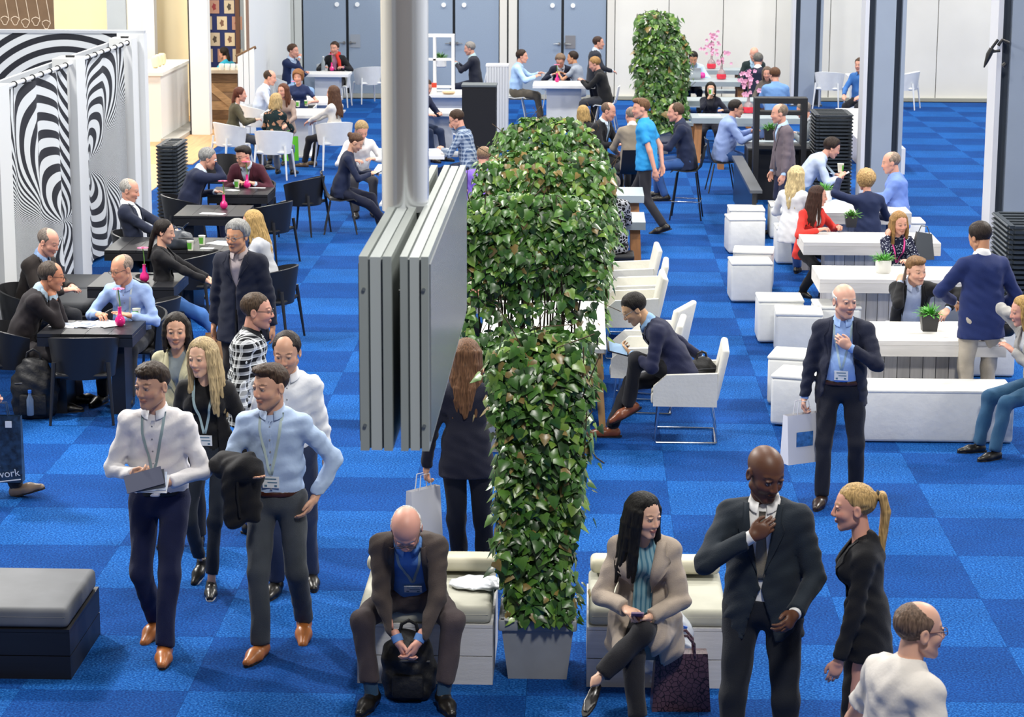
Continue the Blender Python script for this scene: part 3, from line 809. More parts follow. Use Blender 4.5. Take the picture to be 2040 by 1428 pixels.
for a, b in ((400, 490), (490, 582), (582, 598)): wpanel(a, b, GREYW)
for a, b in ((778, 808), (990, 1006), (1008, 1026), (1204, 1220)): wpanel(a, b, TRIM, 'door_post', y=YB-.04, t=.1)
for n, (a, c, b) in enumerate(((600, 688, 776), (810, 900, 990), (1028, 1116, 1203))):
    x0, xc, x1 = (aty(q, 100, YB)[0] for q in (a, c, b))
    d = struct(MB().b2(x0, x1, YB+.05, YB+.075, 0, 4.6).build('door_%d' % (n+1), DARK))
    for q0, q1, sgn in ((x0, xc-.02, 1), (xc+.02, x1, -1)):
        lf = MB().b2(q0+.01, q1-.01, YB+.0, YB+.05, .09, 4.5).build('door_leaf', DOORM, d)
        hx = xc-sgn*.07
        mb = MB(); mb.tube((hx, YB-.03, 1.18), (hx, YB+.01, 1.18), .035, n=12); mb.tube((hx, YB-.05, 1.18), (hx-sgn*.12, YB-.05, 1.18), .011, n=8); mb.build('door_handle', mat('handle_steel', '#8d8f90', .3, .8), lf)
        mb = MB(); mb.tube((xc-sgn*.22, YB-.02, 2.0), (xc-sgn*.22, YB+.01, 2.0), .05, n=12); mb.build('round_sign', mat('white_sign', '#e8ecee', .4), lf)
    MB().b2(x0, x1, YB-.06, YB+.06, 0, .085).build('door_sill', mat('sill', '#a7a9a4', .6), d)
    if n == 2: MB().b2(xc+.06, xc+.28, YB-.012, YB+.005, 1.08, 1.36).build('notice', mat('notice_grey', '#77787c', .6), d)
    if n == 0: MB().b2(xc+.06, xc+.28, YB-.012, YB+.005, 1.08, 1.36).build('notice', mat('notice_silver', '#8d95a0', .6), d)
bb = struct(MB().b2(aty(1220, 190, YB)[0], 14, YB-.12, YB, 0, .07).build('baseboard_back', mat('skirting', '#9a9c95', .6)))
wl = struct(MB().b2(-14.3, -14, 2, 51, 0, 6).build('wall_left', mat('booth_wall', '#e9dfc6', .7)))
wf_ = struct(MB().b2(-14, 14, -7.3, -7, 0, 9).build('wall_front_added', mat('added_wall_brown', '#6a5d55', .7)))  # unseen wall added behind the camera for a dark reflection in the pipe
wr_ = struct(MB().b2(14, 14.3, 2, 51, 0, 6).build('wall_right', mat('hall_wall_right', '#cfd2d2', .7)))

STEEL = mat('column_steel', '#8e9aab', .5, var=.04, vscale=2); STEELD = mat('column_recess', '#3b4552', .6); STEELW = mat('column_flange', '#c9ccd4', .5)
def column(label, x0, x1, y, d=.5):
    """H-section hall column: centre plate, two recesses coloured dark for shade, outer flanges"""
    w = x1-x0; t = thing('steel_column', label, 'column', ((x0+x1)/2, y+d/2, 0), 0, 'steel columns of the hall')
    for sg in (1, -1):
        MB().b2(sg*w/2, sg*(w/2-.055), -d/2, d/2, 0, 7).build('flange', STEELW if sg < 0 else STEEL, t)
        MB().b2(sg*(w/2-.055), sg*(w/2-.15), -d/2+.12, d/2, 0, 7).build('recess', STEELD, t)  # darker than the plate: shade of the gap put into the colour
    MB().b2(-w/2+.15, w/2-.15, -d/2-.01, d/2, 0, 7).build('centre_plate', STEEL, t)
    MB().b2(-w/2-.03, w/2+.03, -d/2-.03, d/2+.03, 0, .03).build('base_plate', STEELD, t)
    return t
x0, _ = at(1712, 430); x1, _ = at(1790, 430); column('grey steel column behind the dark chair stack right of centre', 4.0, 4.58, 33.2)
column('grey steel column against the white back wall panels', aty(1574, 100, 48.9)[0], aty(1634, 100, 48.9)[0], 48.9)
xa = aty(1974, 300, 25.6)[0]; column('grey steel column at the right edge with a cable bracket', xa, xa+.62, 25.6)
# bracket of cables on the right column
t = thing('cable_bracket', 'black bracket with hanging cable end on the right edge column', 'bracket', (*[aty(1972, 100, 25.4)[0]], 25.4, aty(1972, 100, 25.4)[1]))
bx, bz = t.location.x, t.location.z
def rel(px, py, y=25.4): q = aty(px, py, y); return (q[0]-bx, 0, q[1]-bz)
BLK = mat('black_plastic', '#15161a', .5)
MB().path([(rel(2006, 78)[0], .4, rel(2006, 78)[2]), rel(2004, 78), rel(1992, 73), rel(1984, 84)], .02).build('clamp', BLK, t)
MB().path([rel(1984, 72), rel(1972, 88), rel(1974, 96), rel(1988, 94)], .016).build('hook', BLK, t)
MB().path([rel(1972, 90), rel(1966, 102), rel(1960, 118), rel(1956, 128)], [.03, .034, .02, .006]).build('cable_end', BLK, t)
MB().path([rel(2000, 120), rel(1994, 126)], .03).build('clip', BLK, t)

# ------------------------------------------------------------------ left: booth, bar and striped partition
CREAM = mat('booth_plaster', '#efe2c0', .7, var=.04, vscale=.8)
def slab(nm, x0, x1, y0, y1, z0, z1, m, kind=True, par=None):
    o = MB().b2(x0, x1, y0, y1, z0, z1).build(nm, m, par)
    return struct(o) if kind else o
slab('wall_booth', -14, aty(372, 100, 46.)[0], 46., 46.2, 0, 6, CREAM)
slab('wall_booth_side', aty(372, 100, 44.4)[0]-.02, aty(372, 100, 44.4)[0]+.06, 45.7, 46.0, 0, 6, CREAM)
slab('wall_hall_left', aty(474, 100, 44.5)[0]+.16, aty(474, 100, 44.5)[0]+.26, 44.0, 50.2, 0, 6, mat('white_stand_wall', '#dfe2e2', .6))
slab('trim_1', -9.2, -6.55, 33.5, 42.6, .0, .012, mat('booth_floor_wood', '#c9a57c', .5, var=.12, vscale=3, stretch=(6, .4, 1)))
slab('trim_2', aty(470, 250, 44.)[0]-1.9, aty(470, 250, 44.)[0]+.1, 38.2, 46, .0, .014, mat('bar_floor_wood', '#c79c6c', .5, var=.15, vscale=3, stretch=(6, .4, 1)))
# white square pillar beside the bar
xp0, xp1 = aty(377, 200, 42.6)[0], aty(413, 200, 42.6)[0]
t = thing('white_pillar', 'white square pillar between the bright booth and the blue poster wall', 'pillar', ((xp0+xp1)/2, 42.75, 0))
MB().b2(-(xp1-xp0)/2, (xp1-xp0)/2, -.15, .15, 0, 6).build('shaft', mat('pillar_white', '#e6e6e2', .6), t)
MB().b2(-(xp1-xp0)/2-.03, -(xp1-xp0)/2, -.13, .15, 0, 6).build('dark_edge', mat('pillar_edge', '#2c3038', .6), t)
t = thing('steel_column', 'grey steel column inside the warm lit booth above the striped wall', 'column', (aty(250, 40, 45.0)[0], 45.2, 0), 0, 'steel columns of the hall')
MB().b2(-.42, -.05, -.15, .15, 0, 6).build('flange', STEEL, t); MB().b2(-.05, .28, -.05, .15, 0, 6).build('centre_plate', mat('plate_painted_lit', '#e3ddd0', .5), t); MB().b2(.28, .5, -.15, .15, 0, 6).build('flange', STEELW, t)  # centre plate paler than the steel: booth light put into its colour
# booth counter and sign
t = thing('booth_counter', 'low white counter wall in front of the warm lit booth', 'counter', (-8.5, 42.8, 0))
MB().b2(-1.2, .95, -1.4, 1.5, 0, 1.2).build('counter_body', mat('counter_white', '#e4e3de', .5), t); MB().b2(-1.25, 1.0, -1.45, 1.55, 1.2, 1.26).build('counter_top', mat('counter_top', '#f0ede2', .4), t)
MB().b2(.95, 1.25, -1.5, 1.5, 0, .08).build('plinth', mat('plinth_grey', '#aaa79f', .7), t)
for i in range(3):
    tag(MB().lathe([(.03, 0), (.07, .03), (.08, .12), (.07, .2), (.05, .22)], 0, 0, 14).build('jar', mat('jar_cream', '#d9cba8', .4), None, (-7.8, 42.3+.35*i, 1.26)), 'cream jar in the row on the white booth counter', 'jar', 'jars on the booth counter')
sx0, sz0 = aty(-60, 75, 38.); sx1, sz1 = aty(97, -60, 38.)
t = thing('menu_board', 'brown sign board with white hand drawn sketches above the booth', 'sign', (sx1, 38., sz0))
MB().b2(sx0-sx1, 0, 0, .06, 0, sz1-sz0).build('board', mat('board_brown', '#6d5a47', .7, var=.15, vscale=4), t)
CH = mat('chalk_white', '#d9cfc0', .8); rr = random.Random(3)
for q in range(7):
    cx = -.12-.17*q; cz = .12+.16*rr.random()
    pts = [(cx+.06*math.cos(a)*(1+.3*math.sin(3*a)), -.006, cz+.07*math.sin(a)) for a in [i*.5 for i in range(14)]]
    MB().path(pts+[(cx, -.006, cz+.5)], .006, 5).build('sketch_line', CH, t)
# poster wall with cards behind the bar
xq0, xq1 = aty(402, 60, 46.2)[0], aty(468, 60, 46.2)[0]
t = thing('poster_wall', 'dark blue display wall covered with small picture cards behind the bar', 'display wall', ((xq0+xq1)/2, 46.2, 0))
MB().b2(xq0-(xq0+xq1)/2, xq1-(xq0+xq1)/2, 0, .1, 0, 6).build('panel', mat('poster_navy', '#1b2b66', .7), t)
MB().b2(xq1-(xq0+xq1)/2-.03, xq1-(xq0+xq1)/2+.05, -.05, .1, 0, 6).build('edge_post', mat('rust_brown', '#6b4a3a', .7), t)
for r_ in range(5):
    for c_ in range(3):
        cx = -.27+.30*c_-(.15 if r_ % 2 else 0); cz = 1.05+r_*.32+.02
        if not -.33 < cx < .33: continue
        cd = MB().b2(cx-.1, cx+.1, -.015, -.001, cz, cz+.26).build('picture_card', mat('card_paper', ['#d8c9ad', '#b98f7e', '#cdbfa8'][(r_+c_) % 3], .6), t)
        MB().add([(cx+(.05 if k % 2 else .03)*math.cos(k*.628), -.018, cz+.13+(.08 if k % 2 else .06)*math.sin(k*.628)) for k in range(10)], [tuple(range(10))]).build('card_print', mat('card_print', ['#7a5a4a', '#8c2f38', '#4a4038'][(r_+c_) % 3], .6), cd)
# bar counter of old wood
xb0, xb1 = aty(411, 200, 43.6)[0], aty(468, 200, 43.6)[0]
t = thing('bar_counter', 'bar counter clad in diagonal reclaimed wood below the blue poster wall', 'bar counter', ((xb0+xb1)/2, 43.7, 0)); hw = (xb1-xb0)/2
MB().b2(-hw, hw, .03, .5, 0, 1.06).build('counter_body', mat('bar_core', '#4c3826', .8), t)
WOODS = [mat('reclaimed_wood', c, .8, var=.25, vscale=6, stretch=(1, 1, 5)) for c in ('#8a6a48', '#6d5238', '#a88660', '#7d6249')]
for i in range(6):
    z = .02+i*.172; MB().add([(-hw, -.0, z), (hw, -.0, z), (hw, -.0, z+.165), (-hw, -.0, z+.165), (-hw, .03, z), (hw, .03, z), (hw, .03, z+.165), (-hw, .03, z+.165)], [(0, 1, 2, 3), (7, 6, 5, 4), (0, 4, 5, 1), (2, 6, 7, 3), (1, 5, 6, 2), (0, 3, 7, 4)]).build('plank', WOODS[i % 4], t)
MB().box(-.02, -.012, .62, 1.05*hw*2, .02, .13, Matrix.Rotation(40*D2R, 3, 'Y')).build('diagonal_plank', WOODS[2], t)
MB().b2(-hw-.03, hw+.03, -.08, .55, 1.06, 1.12).build('counter_top', mat('bar_top', '#b9ab98', .5), t)
for i in range(4): tag(MB().lathe([(.045, 0), (.05, .02), (.05, .11), (.046, .115)], 0, 0, 14).build('canister', mat('white_ceramic', '#e6e6e0', .4), None, (xb0+.25+.11*i, 43.7, 1.12)), 'small white canister in the row on the wooden bar counter', 'canister', 'canisters on the bar')
# slanted white panel right of the bar
xs0, xs1 = aty(470, 150, 43.)[0], aty(504, 150, 43.)[0]
t = thing('screen_panel', 'white boarded screen with slanted brown top rail beside the bar', 'screen', (xs0, 43., 0)); ww = xs1-xs0
for i in range(3):
    a, b = ww*i/3, ww*(i+1)/3-.01; MB().add([(a, 0, 0), (b, 0, 0), (b, 0, 1.42+.17*b/ww), (a, 0, 1.42+.17*a/ww), (a, .08, 0), (b, .08, 0), (b, .08, 1.42+.17*b/ww), (a, .08, 1.42+.17*a/ww)], [(0, 1, 2, 3), (7, 6, 5, 4), (0, 4, 5, 1), (2, 6, 7, 3), (1, 5, 6, 2), (0, 3, 7, 4)]).build('board', mat('screen_white', '#dde2e4', .6), t)
MB().path([(-.02, .04, 1.43), (ww+.02, .04, 1.60)], .03, 8).build('top_rail', WOODS[1], t)
MB().tube((ww*.6, .04, 1.5), (ww*.6, .04, 5), .03, n=8).build('pole', mat('brown_pole', '#7b6559', .6), t)

def op_art(name, fx, fz, sz, freq, mode, axis='y', shear=0., su=1.):
    """black and white printed curves: nested loops through one point"""
    t = NT(name, .75); x, y, z = t.xyz(); u = {'x': x, 'y': y}[axis]
    dz = t.math('MULTIPLY', t.math('SUBTRACT', z, fz), sz); du = t.math('ADD', t.math('SUBTRACT', u, fx), t.math('MULTIPLY', t.math('ABSOLUTE', dz), shear)); du = t.math('MULTIPLY', du, su)
    du2 = t.math('MULTIPLY', du, du); dz2 = t.math('MULTIPLY', dz, dz); rr_ = t.math('ADD', du2, dz2)
    if mode == 'dipole': v = t.math('DIVIDE', rr_, t.math('ADD', t.math('ABSOLUTE', dz), .03))
    elif mode == 'side': v = t.math('LOGARITHM', t.math('ADD', t.math('DIVIDE', rr_, t.math('ADD', t.math('ABSOLUTE', du), .06)), .06), 2.)
    else: v = t.math('SQRT', rr_)
    s_ = t.math('SINE', t.math('MULTIPLY', v, freq)); st = t.math('GREATER_THAN', s_, .05)
    t.col(t.mix(st, '#d5dade', '#1c1f29')); return t.m
PX = -5.90; PZ = 2.62
PANW = mat('partition_white', '#dfe2e4', .55); PANG = mat('partition_side', '#b9bec6', .6)
pt = thing('striped_partition', 'white partition wall hung with black and white striped curtains along the lounge', 'partition', (PX, 25, 0))
def fin(y0, y1, x0=-.28, nm='fin'): MB().b2(x0, .0, y0-25, y1-25, 0, PZ).build(nm, PANW, pt)
fin(23.25, 23.75); fin(26.95, 27.45); fin(30.35, 30.75, -.30); fin(19.6, 20.1)
MB().b2(-.36, -.32, -8, 5.6, 0, PZ-.06).build('back_board', PANG, pt)
def curtain(y0, y1, m, waves=4, amp=.035):
    n = 40; vs = []; fs = []; nz = 8
    for i in range(n+1):
        for j in range(nz+1):
            t_ = i/n; zz = .05+(PZ-.14)*j/nz; w = math.sin(t_*waves*2*math.pi)*amp*(.6+.4*(1-j/nz)); vs.append((-.10+w, y0+(y1-y0)*t_-25, zz))
    N = len(vs); vs += [(x-.004, y, z) for x, y, z in vs]
    for i in range(n):
        for j in range(nz): a = i*(nz+1)+j; fs += [(a, a+nz+1, a+nz+2, a+1), (N+a, N+a+1, N+a+nz+2, N+a+nz+1)]
    return obj('striped_curtain', mk_mesh('striped_curtain', vs, fs), m, pt)
curtain(27.5, 30.3, op_art('print_a', 2.75, 1.22, 1., 36., 'dipole', 'y', -1.0, .62), 3, .03)
curtain(23.8, 26.9, op_art('print_b', 1.55, .75, 1., 30., 'dipole', 'y', .75, .7), 3, .06)
curtain(20.15, 23.2, op_art('print_c', -3.6, 1.6, .55, 26., 'ring'), 3, .05)
MB().tube((-.06, -5.2, PZ-.05), (-.06, 5.5, PZ-.05), .022, n=10).build('curtain_rod', mat('rod_white', '#e8eaec', .35), pt)
for i in range(26):
    y = -4.9+.41*i
    if abs(y+1.5) < .28 or abs(y-2.2) < .28: continue
    MB().tube((-.06, y, PZ-.052), (-.06, y+.018, PZ-.052), .036, n=10).build('curtain_ring', mat('ring_black', '#2a2c30', .5), pt)
for ry in (23.5, 27.2, 30.5): 
    MB().box(-.12, ry-25, PZ+.012, .1, .05, .024).build('rod_bracket', BLK, pt)
pb = thing('striped_back_panel', 'tall panel printed with wide black arcs behind the curtain rod', 'panel', (-7.6, 30.8, 0))
MB().b2(-2.6, 1.42, 0, .1, 0, PZ+.04).build('panel', op_art('print_d', .72, 1.25, 1., 38., 'ring', 'x'), pb); MB().b2(1.42, 1.78, -.02, .22, 0, PZ+.04).build('end_post', PANW, pb); MB().b2(-2.6, 1.78, -.01, .12, PZ+.04, PZ+.08).build('cap', PANG, pb)
# low dark seat cushions along the partition
for i, (y, lb) in enumerate(((23.05, 'dark grey seat cushion on the bench below the curtains'), (23.95, 'second dark grey seat cushion farther along the curtain bench'))):
    tag(MB().rbox(0, 0, 0, .8, .85, .12, .05).build('seat_cushion', mat('cushion_charcoal', '#33363c', .7), None, (PX+.62, y, .472)), lb, 'cushion', 'bench cushions')
bn = thing('lounge_bench', 'black bench along the striped curtains under the cushions', 'bench', (PX+.62, 23.5, 0))
MB().b2(-.42, .42, -.95, .95, .36, .41).build('seat_board', mat('bench_black', '#17181c', .6), bn)
for sy in (-.85, .85): MB().b2(-.38, .38, sy-.04, sy+.04, 0, .36).build('support', mat('bench_black', '#17181c', .6), bn)

# ------------------------------------------------------------------ hanging double screen on its chrome pipe
SIL = mat('screen_housing', '#989f9c', .5, .1, var=.04, vscale=3); SIL2 = mat('screen_housing_mid', '#aeb5b4', .5, .05); GROOVE = mat('housing_groove', '#5f676b', .6)
y1s, y2s = 8.55, 11.35; zt, zb = 3.33, 2.585
def sx(px): return aty(px, 490, y1s)[0]
sg_ = thing('hanging_screen', 'grey double sided screen housing hanging on a chrome pipe', 'screen', ((sx(712)+sx(850))/2, (y1s+y2s)/2, zb)); hc_ = sg_.location
for (a, b), inner in (((713, 778), 1), ((795, 852), 0)):
    X0, X1 = sx(a)-hc_.x, sx(b)-hc_.x; w3 = (X1-X0)/3; L = (y2s-y1s)/2
    c = MB().b2(X0+w3, X1-w3, -L+.004, L-.004, .0, zt-zb).build('housing', SIL2, sg_)
    for q0, q1 in ((X0, X0+w3-.008), (X1-w3+.008, X1)):
        MB().b2(q0, q1, -L-.006, L, 0, zt-zb+.004).build('side_frame', SIL, sg_)
    MB().b2(X0+w3-.008, X1-w3+.008, -L+.012, L-.012, .006, zt-zb-.01).build('groove', GROOVE, sg_)
    for zz in (.1, zt-zb-.12):
        for qx in ((X0+w3*.45) if inner else (X1-w3*.5),): MB().tube((qx, -L-.012, zz), (qx, -L, zz), .007, n=10).build('screw', GROOVE, sg_)
XR = sx(852)-hc_.x; L = (y2s-y1s)/2
MB().b2(XR, XR+.006, -L+.03, L-.03, .03, zt-zb-.03).build('display_face', mat('display_off', '#6d737c', .22, .0, spec=.6), sg_)
MB().b2(sx(713)-hc_.x-.006, sx(713)-hc_.x, -L+.03, L-.03, .03, zt-zb-.03).build('display_face', mat('display_off', '#6d737c', .22, .0, spec=.6), sg_)
for yy in (-L+.35, 0, L-.35): MB().tube((sx(776)-hc_.x, yy, .55), (sx(797)-hc_.x, yy, .55), .012, n=8).build('spacer', SIL, sg_)
xp = (aty(758, 350, 9.95)[0]+aty(852, 350, 9.95)[0])/2; rp = (aty(852, 350, 9.95)[0]-aty(758, 350, 9.95)[0])/2
mb = MB(); mb.tube((xp-hc_.x, 0, zt-zb-.02), (xp-hc_.x, 0, 6.), rp, n=48); mb.sm = True
mb.build('chrome_pipe', mat('chrome', '#e4e6ea', .2, .82), sg_)
# ------------------------------------------------------------------ furniture kinds
PROTO = {}
def place(key, maker, label, loc, rotz, group):
    if key not in PROTO:
        PROTO[key] = maker(); r = PROTO[key]; r.location = loc; r.rotation_euler = (0, 0, rotz); r['label'] = label; r['group'] = group; return r
    return dup(PROTO[key], loc, rotz, label, group)
def sheet(pts_rows, th=.02):
    """thick curved sheet from a grid of points (rows), offset along the local normal"""
    g_ = np.array(pts_rows, float); du = np.gradient(g_, axis=0); dv = np.gradient(g_, axis=1); n = np.cross(du, dv); n /= np.maximum(1e-9, np.linalg.norm(n, axis=2, keepdims=True))
    a = (g_+n*th/2).reshape(-1, 3); b = (g_-n*th/2).reshape(-1, 3); R, Cc = g_.shape[:2]; N = R*Cc; f = []
    for i in range(R-1):
        for j in range(Cc-1): k = i*Cc+j; f += [(k, k+1, k+Cc+1, k+Cc), (N+k, N+k+Cc, N+k+Cc+1, N+k+1)]
    for i in range(R-1):
        for j in (0, Cc-1): k = i*Cc+j; f.append((k, k+Cc, N+k+Cc, N+k))
    for j in range(Cc-1):
        for i in (0, R-1): k = i*Cc+j; f.append((k, k+1, N+k+1, N+k))
    mb = MB(); mb.add(np.concatenate([a, b]), f); mb.sm = True; return mb
def tub_chair(col, zs=.45):
    def mk():
        m = mat('moulded_plastic', col, .42, var=.04); t = thing('armchair', '', 'chair')
        rows = []
        for i in range(25):
            a = (-118+236*i/24)*D2R; e = abs(a)/(118*D2R); ht = .785-.10*e**2; r = 1+.0*e
            rows.append([((.255+.045*q)*math.sin(a)*r, -(.235+.055*q)*math.cos(a)+.01, zs-.05+(ht-zs+.05)*q) for q in (0, .33, .66, 1)])
        sheet(rows, .022).build('back_shell', m, t)
        mb = MB(); mb.rbox(0, .01, zs-.02, .48, .46, .04, .018, 2); mb.build('seat', m, t)
        for sx_ in (-1, 1):
            for sy in (-1, 1): MB().tube((sx_*.235, sy*.2-.0, zs+.1 if sy < 0 else zs-.01), (sx_*.275, sy*.265, 0), .021, .012, 8).build('leg', m, t)
        return t
    return mk
CHROME = mat('chrome_tube', '#c6cad0', .2, 1.)
def sled_chair():
    m = mat('white_leatherette', '#dcdbd2', .5, var=.03, bump=.1, bscale=40); t = thing('armchair', '', 'chair')
    MB().rbox(0, .02, .385, .5, .54, .11, .03).build('seat', m, t)
    for s_ in (-1, 1):
        mb = MB(); x0, x1 = s_*.25, s_*.30; prof = [(-.27, .33), (.27, .33), (.27, .50), (.16, .60), (-.27, .62)]
        mb.add([(x0, y, z) for y, z in prof]+[(x1, y, z) for y, z in prof], [(0, 1, 2, 3, 4), (9, 8, 7, 6, 5)]+[(i, 5+i, 5+(i+1) % 5, (i+1) % 5) for i in range(5)]); mb.build('arm_panel', m, t)
        MB().path([(s_*.27, .22, .34), (s_*.27, .25, .02), (s_*.27, .24, .012), (s_*.27, -.27, .012), (s_*.27, -.28, .02), (s_*.27, -.22, .34)], .009).build('sled_leg', CHROME, t)
    MB().rbox(0, -.295, .60, .58, .06, .46, .025, rot=Matrix.Rotation(12*D2R, 3, 'X')).build('backrest', m, t)
    MB().tube((-.27, -.26, .012), (.27, -.26, .012), .008, n=8).build('cross_bar', CHROME, t)
    return t
def shell_chair(col, zs=.45, leg='#2a2c30', metal=0.):
    def mk():
        m = mat('shell_plastic', col, .4); lm = mat('chair_leg', leg, .3, metal); t = thing('shell_chair', '', 'chair')
        prof = [(.22, zs-.03), (.18, zs), (.0, zs-.02), (-.14, zs-.005), (-.20, zs+.05), (-.235, zs+.18), (-.265, zs+.36)]
        rows = [[(x*(1 if i < 4 else .96-.04*(i == 6)), y+.05*abs(x)*4*(i > 3)*.4, z+.10*(x*4)**2*.2*(i < 5)) for x in (-.235, -.16, -.08, 0, .08, .16, .235)] for i, (y, z) in enumerate(prof)]
        sheet(rows, .014).build('shell', m, t)
        for sx_ in (-1, 1):
            for sy in (-1, 1): MB().tube((sx_*.15, sy*.13, zs-.02), (sx_*.22, sy*.22, 0), .011, n=8).build('leg', lm, t)
        if zs > .6: MB().path([(-.2, -.2, .26), (.2, -.2, .26), (.2, .2, .26), (-.2, .2, .26), (-.2, -.2, .26)], .009).build('foot_rest', CHROME, t)
        return t
    return mk
def pouf():
    t = thing('cube_pouf', '', 'pouf'); m = mat('white_leather', '#dedfdc', .45, var=.03, bump=.15, bscale=18)
    MB().rbox(0, 0, .225, .47, .47, .43, .035).build('cube', m, t); MB().rbox(0, 0, .445, .475, .475, .03, .012, 2).build('top_pad', m, t); return t
def black_table(label, x0, x1, y0, y1):
    t = thing('black_table', label, 'table', ((x0+x1)/2, (y0+y1)/2, 0), 0, 'black lounge tables'); w, d = x1-x0, y1-y0
    m = mat('black_stained_wood', '#1d1e22', .38, var=.15, vscale=5, stretch=(1, 5, 1))
    for i in range(4): MB().b2(-w/2+w*i/4+.002, -w/2+w*(i+1)/4-.002, -d/2, d/2, .715, .75).build('top_plank', m, t)
    for s_ in (-1, 1):
        MB().b2(-w/2, w/2, s_*d/2, s_*(d/2-.03), .635, .72).build('apron', m, t); MB().b2(s_*w/2, s_*(w/2-.03), -d/2+.03, d/2-.03, .635, .72).build('apron', m, t)
        MB().b2(s_*(w/2-.1), s_*(w/2-.22), -d/2+.12, d/2-.12, 0, .64).build('leg_panel', m, t)
    return t
PLANKM = [mat('whitewashed_plank', c, .6, var=.10, vscale=4, stretch=(.5, 6, 6)) for c in ('#d9d6d2', '#cfccc8', '#dfdcd8')]
PLANKV = [mat('whitewashed_board', c, .65, var=.14, vscale=4, stretch=(6, 6, .5)) for c in ('#cdc9c4', '#c2beb9', '#d5d1cc')]
def plank_table(label, x0, x1, y0, y1, z=.75):
    t = thing('plank_table', label, 'table', ((x0+x1)/2, (y0+y1)/2, 0), 0, 'whitewashed plank tables'); w, d = x1-x0, y1-y0
    for i in range(5): MB().b2(-w/2, w/2, -d/2+d*i/5+.002, -d/2+d*(i+1)/5-.002, z-.04, z).build('top_plank', PLANKM[i % 3], t)
    for s_ in (-1, 1):
        MB().b2(-w/2, w/2, s_*d/2, s_*(d/2-.03), z-.14, z-.042).build('apron', PLANKM[1], t); MB().b2(s_*w/2, s_*(w/2-.03), -d/2+.03, d/2-.03, z-.14, z-.042).build('apron', PLANKM[0], t)
    bw, bd = w*.66, d*.5; n = max(4, int(bw/.11)); k = 0
    for i in range(n):
        for s_ in (-1, 1): MB().b2(-bw/2+bw*i/n+.003, -bw/2+bw*(i+1)/n-.003, s_*bd/2, s_*(bd/2-.025), 0, z-.14).build('base_board', PLANKV[(i*2+k) % 3], t)
    for s_ in (-1, 1):
        for i in range(3): MB().b2(s_*bw/2, s_*(bw/2-.02), -bd/2+.025+(bd-.05)*i/3+.002, -bd/2+.025+(bd-.05)*(i+1)/3-.002, 0, z-.14).build('end_board', PLANKV[i % 3], t)
    return t
GREYT = mat('grey_laminate', '#98a4aa', .45, var=.05, vscale=3); OAK = mat('oak_leg', '#a8713f', .5, var=.15, vscale=4, stretch=(6, 6, .6)); PALEOAK = mat('pale_oak_leg', '#c9a06a', .5, var=.12, vscale=4, stretch=(6, 6, .6))
def grey_table(label, x0, x1, y0, y1, z=.76, th=.09, group='grey communal tables'):
    t = thing('communal_table', label, 'table', ((x0+x1)/2, (y0+y1)/2, 0), 0, group); w, d = x1-x0, y1-y0
    MB().b2(-w/2, w/2, -d/2, d/2, z-th, z).build('table_top', GREYT, t)
    for s_ in (-1, 1):
        for q in (-1, 1): MB().add([(s_*(w/2-.06), q*d*.16, z-th), (s_*(w/2-.18), q*d*.16, z-th), (s_*(w/2-.18), q*d*.30, z-th), (s_*(w/2-.06), q*d*.30, z-th), (s_*(w/2-.03), q*d*.30, 0), (s_*(w/2-.15), q*d*.30, 0), (s_*(w/2-.15), q*d*.46, 0), (s_*(w/2-.03), q*d*.46, 0)],
                                   [(0, 1, 2, 3), (7, 6, 5, 4), (0, 4, 5, 1), (1, 5, 6, 2), (2, 6, 7, 3), (3, 7, 4, 0)]).build('leg', OAK, t)
        MB().b2(s_*(w/2-.07), s_*(w/2-.15), -d*.3, d*.3, .28, .36).build('stretcher', OAK, t)
    return t
def white_table(label, x0, x1, y0, y1, z=.75, legm=None, group='white tables', th=.05, legs='panel'):
    t = thing('white_table', label, 'table', ((x0+x1)/2, (y0+y1)/2, 0), 0, group); w, d = x1-x0, y1-y0; m = mat('white_laminate', '#e9eaea', .35)
    MB().b2(-w/2, w/2, -d/2, d/2, z-th, z).build('table_top', m, t)
    if legs == 'panel':
        MB().b2(-w*.28, w*.28, -d*.25, d*.25, .03, z-th).build('pedestal', mat('white_pedestal', '#d4d8dc', .5), t); MB().b2(-w*.36, w*.36, -d*.34, d*.34, 0, .03).build('foot', m, t)
    else:
        for s_ in (-1, 1):
            for q in (-1, 1): MB().add([(s_*(w/2-.08)+a*.035, q*(d/2-.14)+b*.035, z-th) for a, b in ((-1, -1), (1, -1), (1, 1), (-1, 1))]+[(s_*(w/2-.02)+a*.028, q*(d/2-.05)+b*.028, 0) for a, b in ((-1, -1), (1, -1), (1, 1), (-1, 1))],
                                       [(0, 1, 2, 3), (7, 6, 5, 4), (0, 4, 5, 1), (1, 5, 6, 2), (2, 6, 7, 3), (3, 7, 4, 0)]).build('leg', legm or PALEOAK, t)
    return t
def seat_for(pid, maker, key, label, group, back=.0, turn=0.):
    i = PEOPLE[pid]; f = i['face']+turn*D2R; x, y = i['loc']
    return place(key, maker, label, (x+math.sin(f)*back, y-math.cos(f)*back, 0), f, group)

# ---- left lounge tables
black_table('black table in front of the person in the light blue shirt', -4.80, -3.95, 19.95, 20.6)
black_table('black table with a pink gerbera behind the person in light blue', -4.86, -4.0, 22.35, 23.2)
black_table('empty black table left of the person in the black cardigan', -5.15, -4.46, 24.6, 25.55)
black_table('black table with paper cups and leaflets behind the long navy jacket', -4.43, -3.72, 24.6, 25.55)
black_table('black table with a gerbera and a folded leaflet in mid lounge', -4.85, -4.02, 27.2, 28.15)
black_table('black table in front of the person in the burgundy blazer', -4.75, -3.98, 29.1, 29.85)
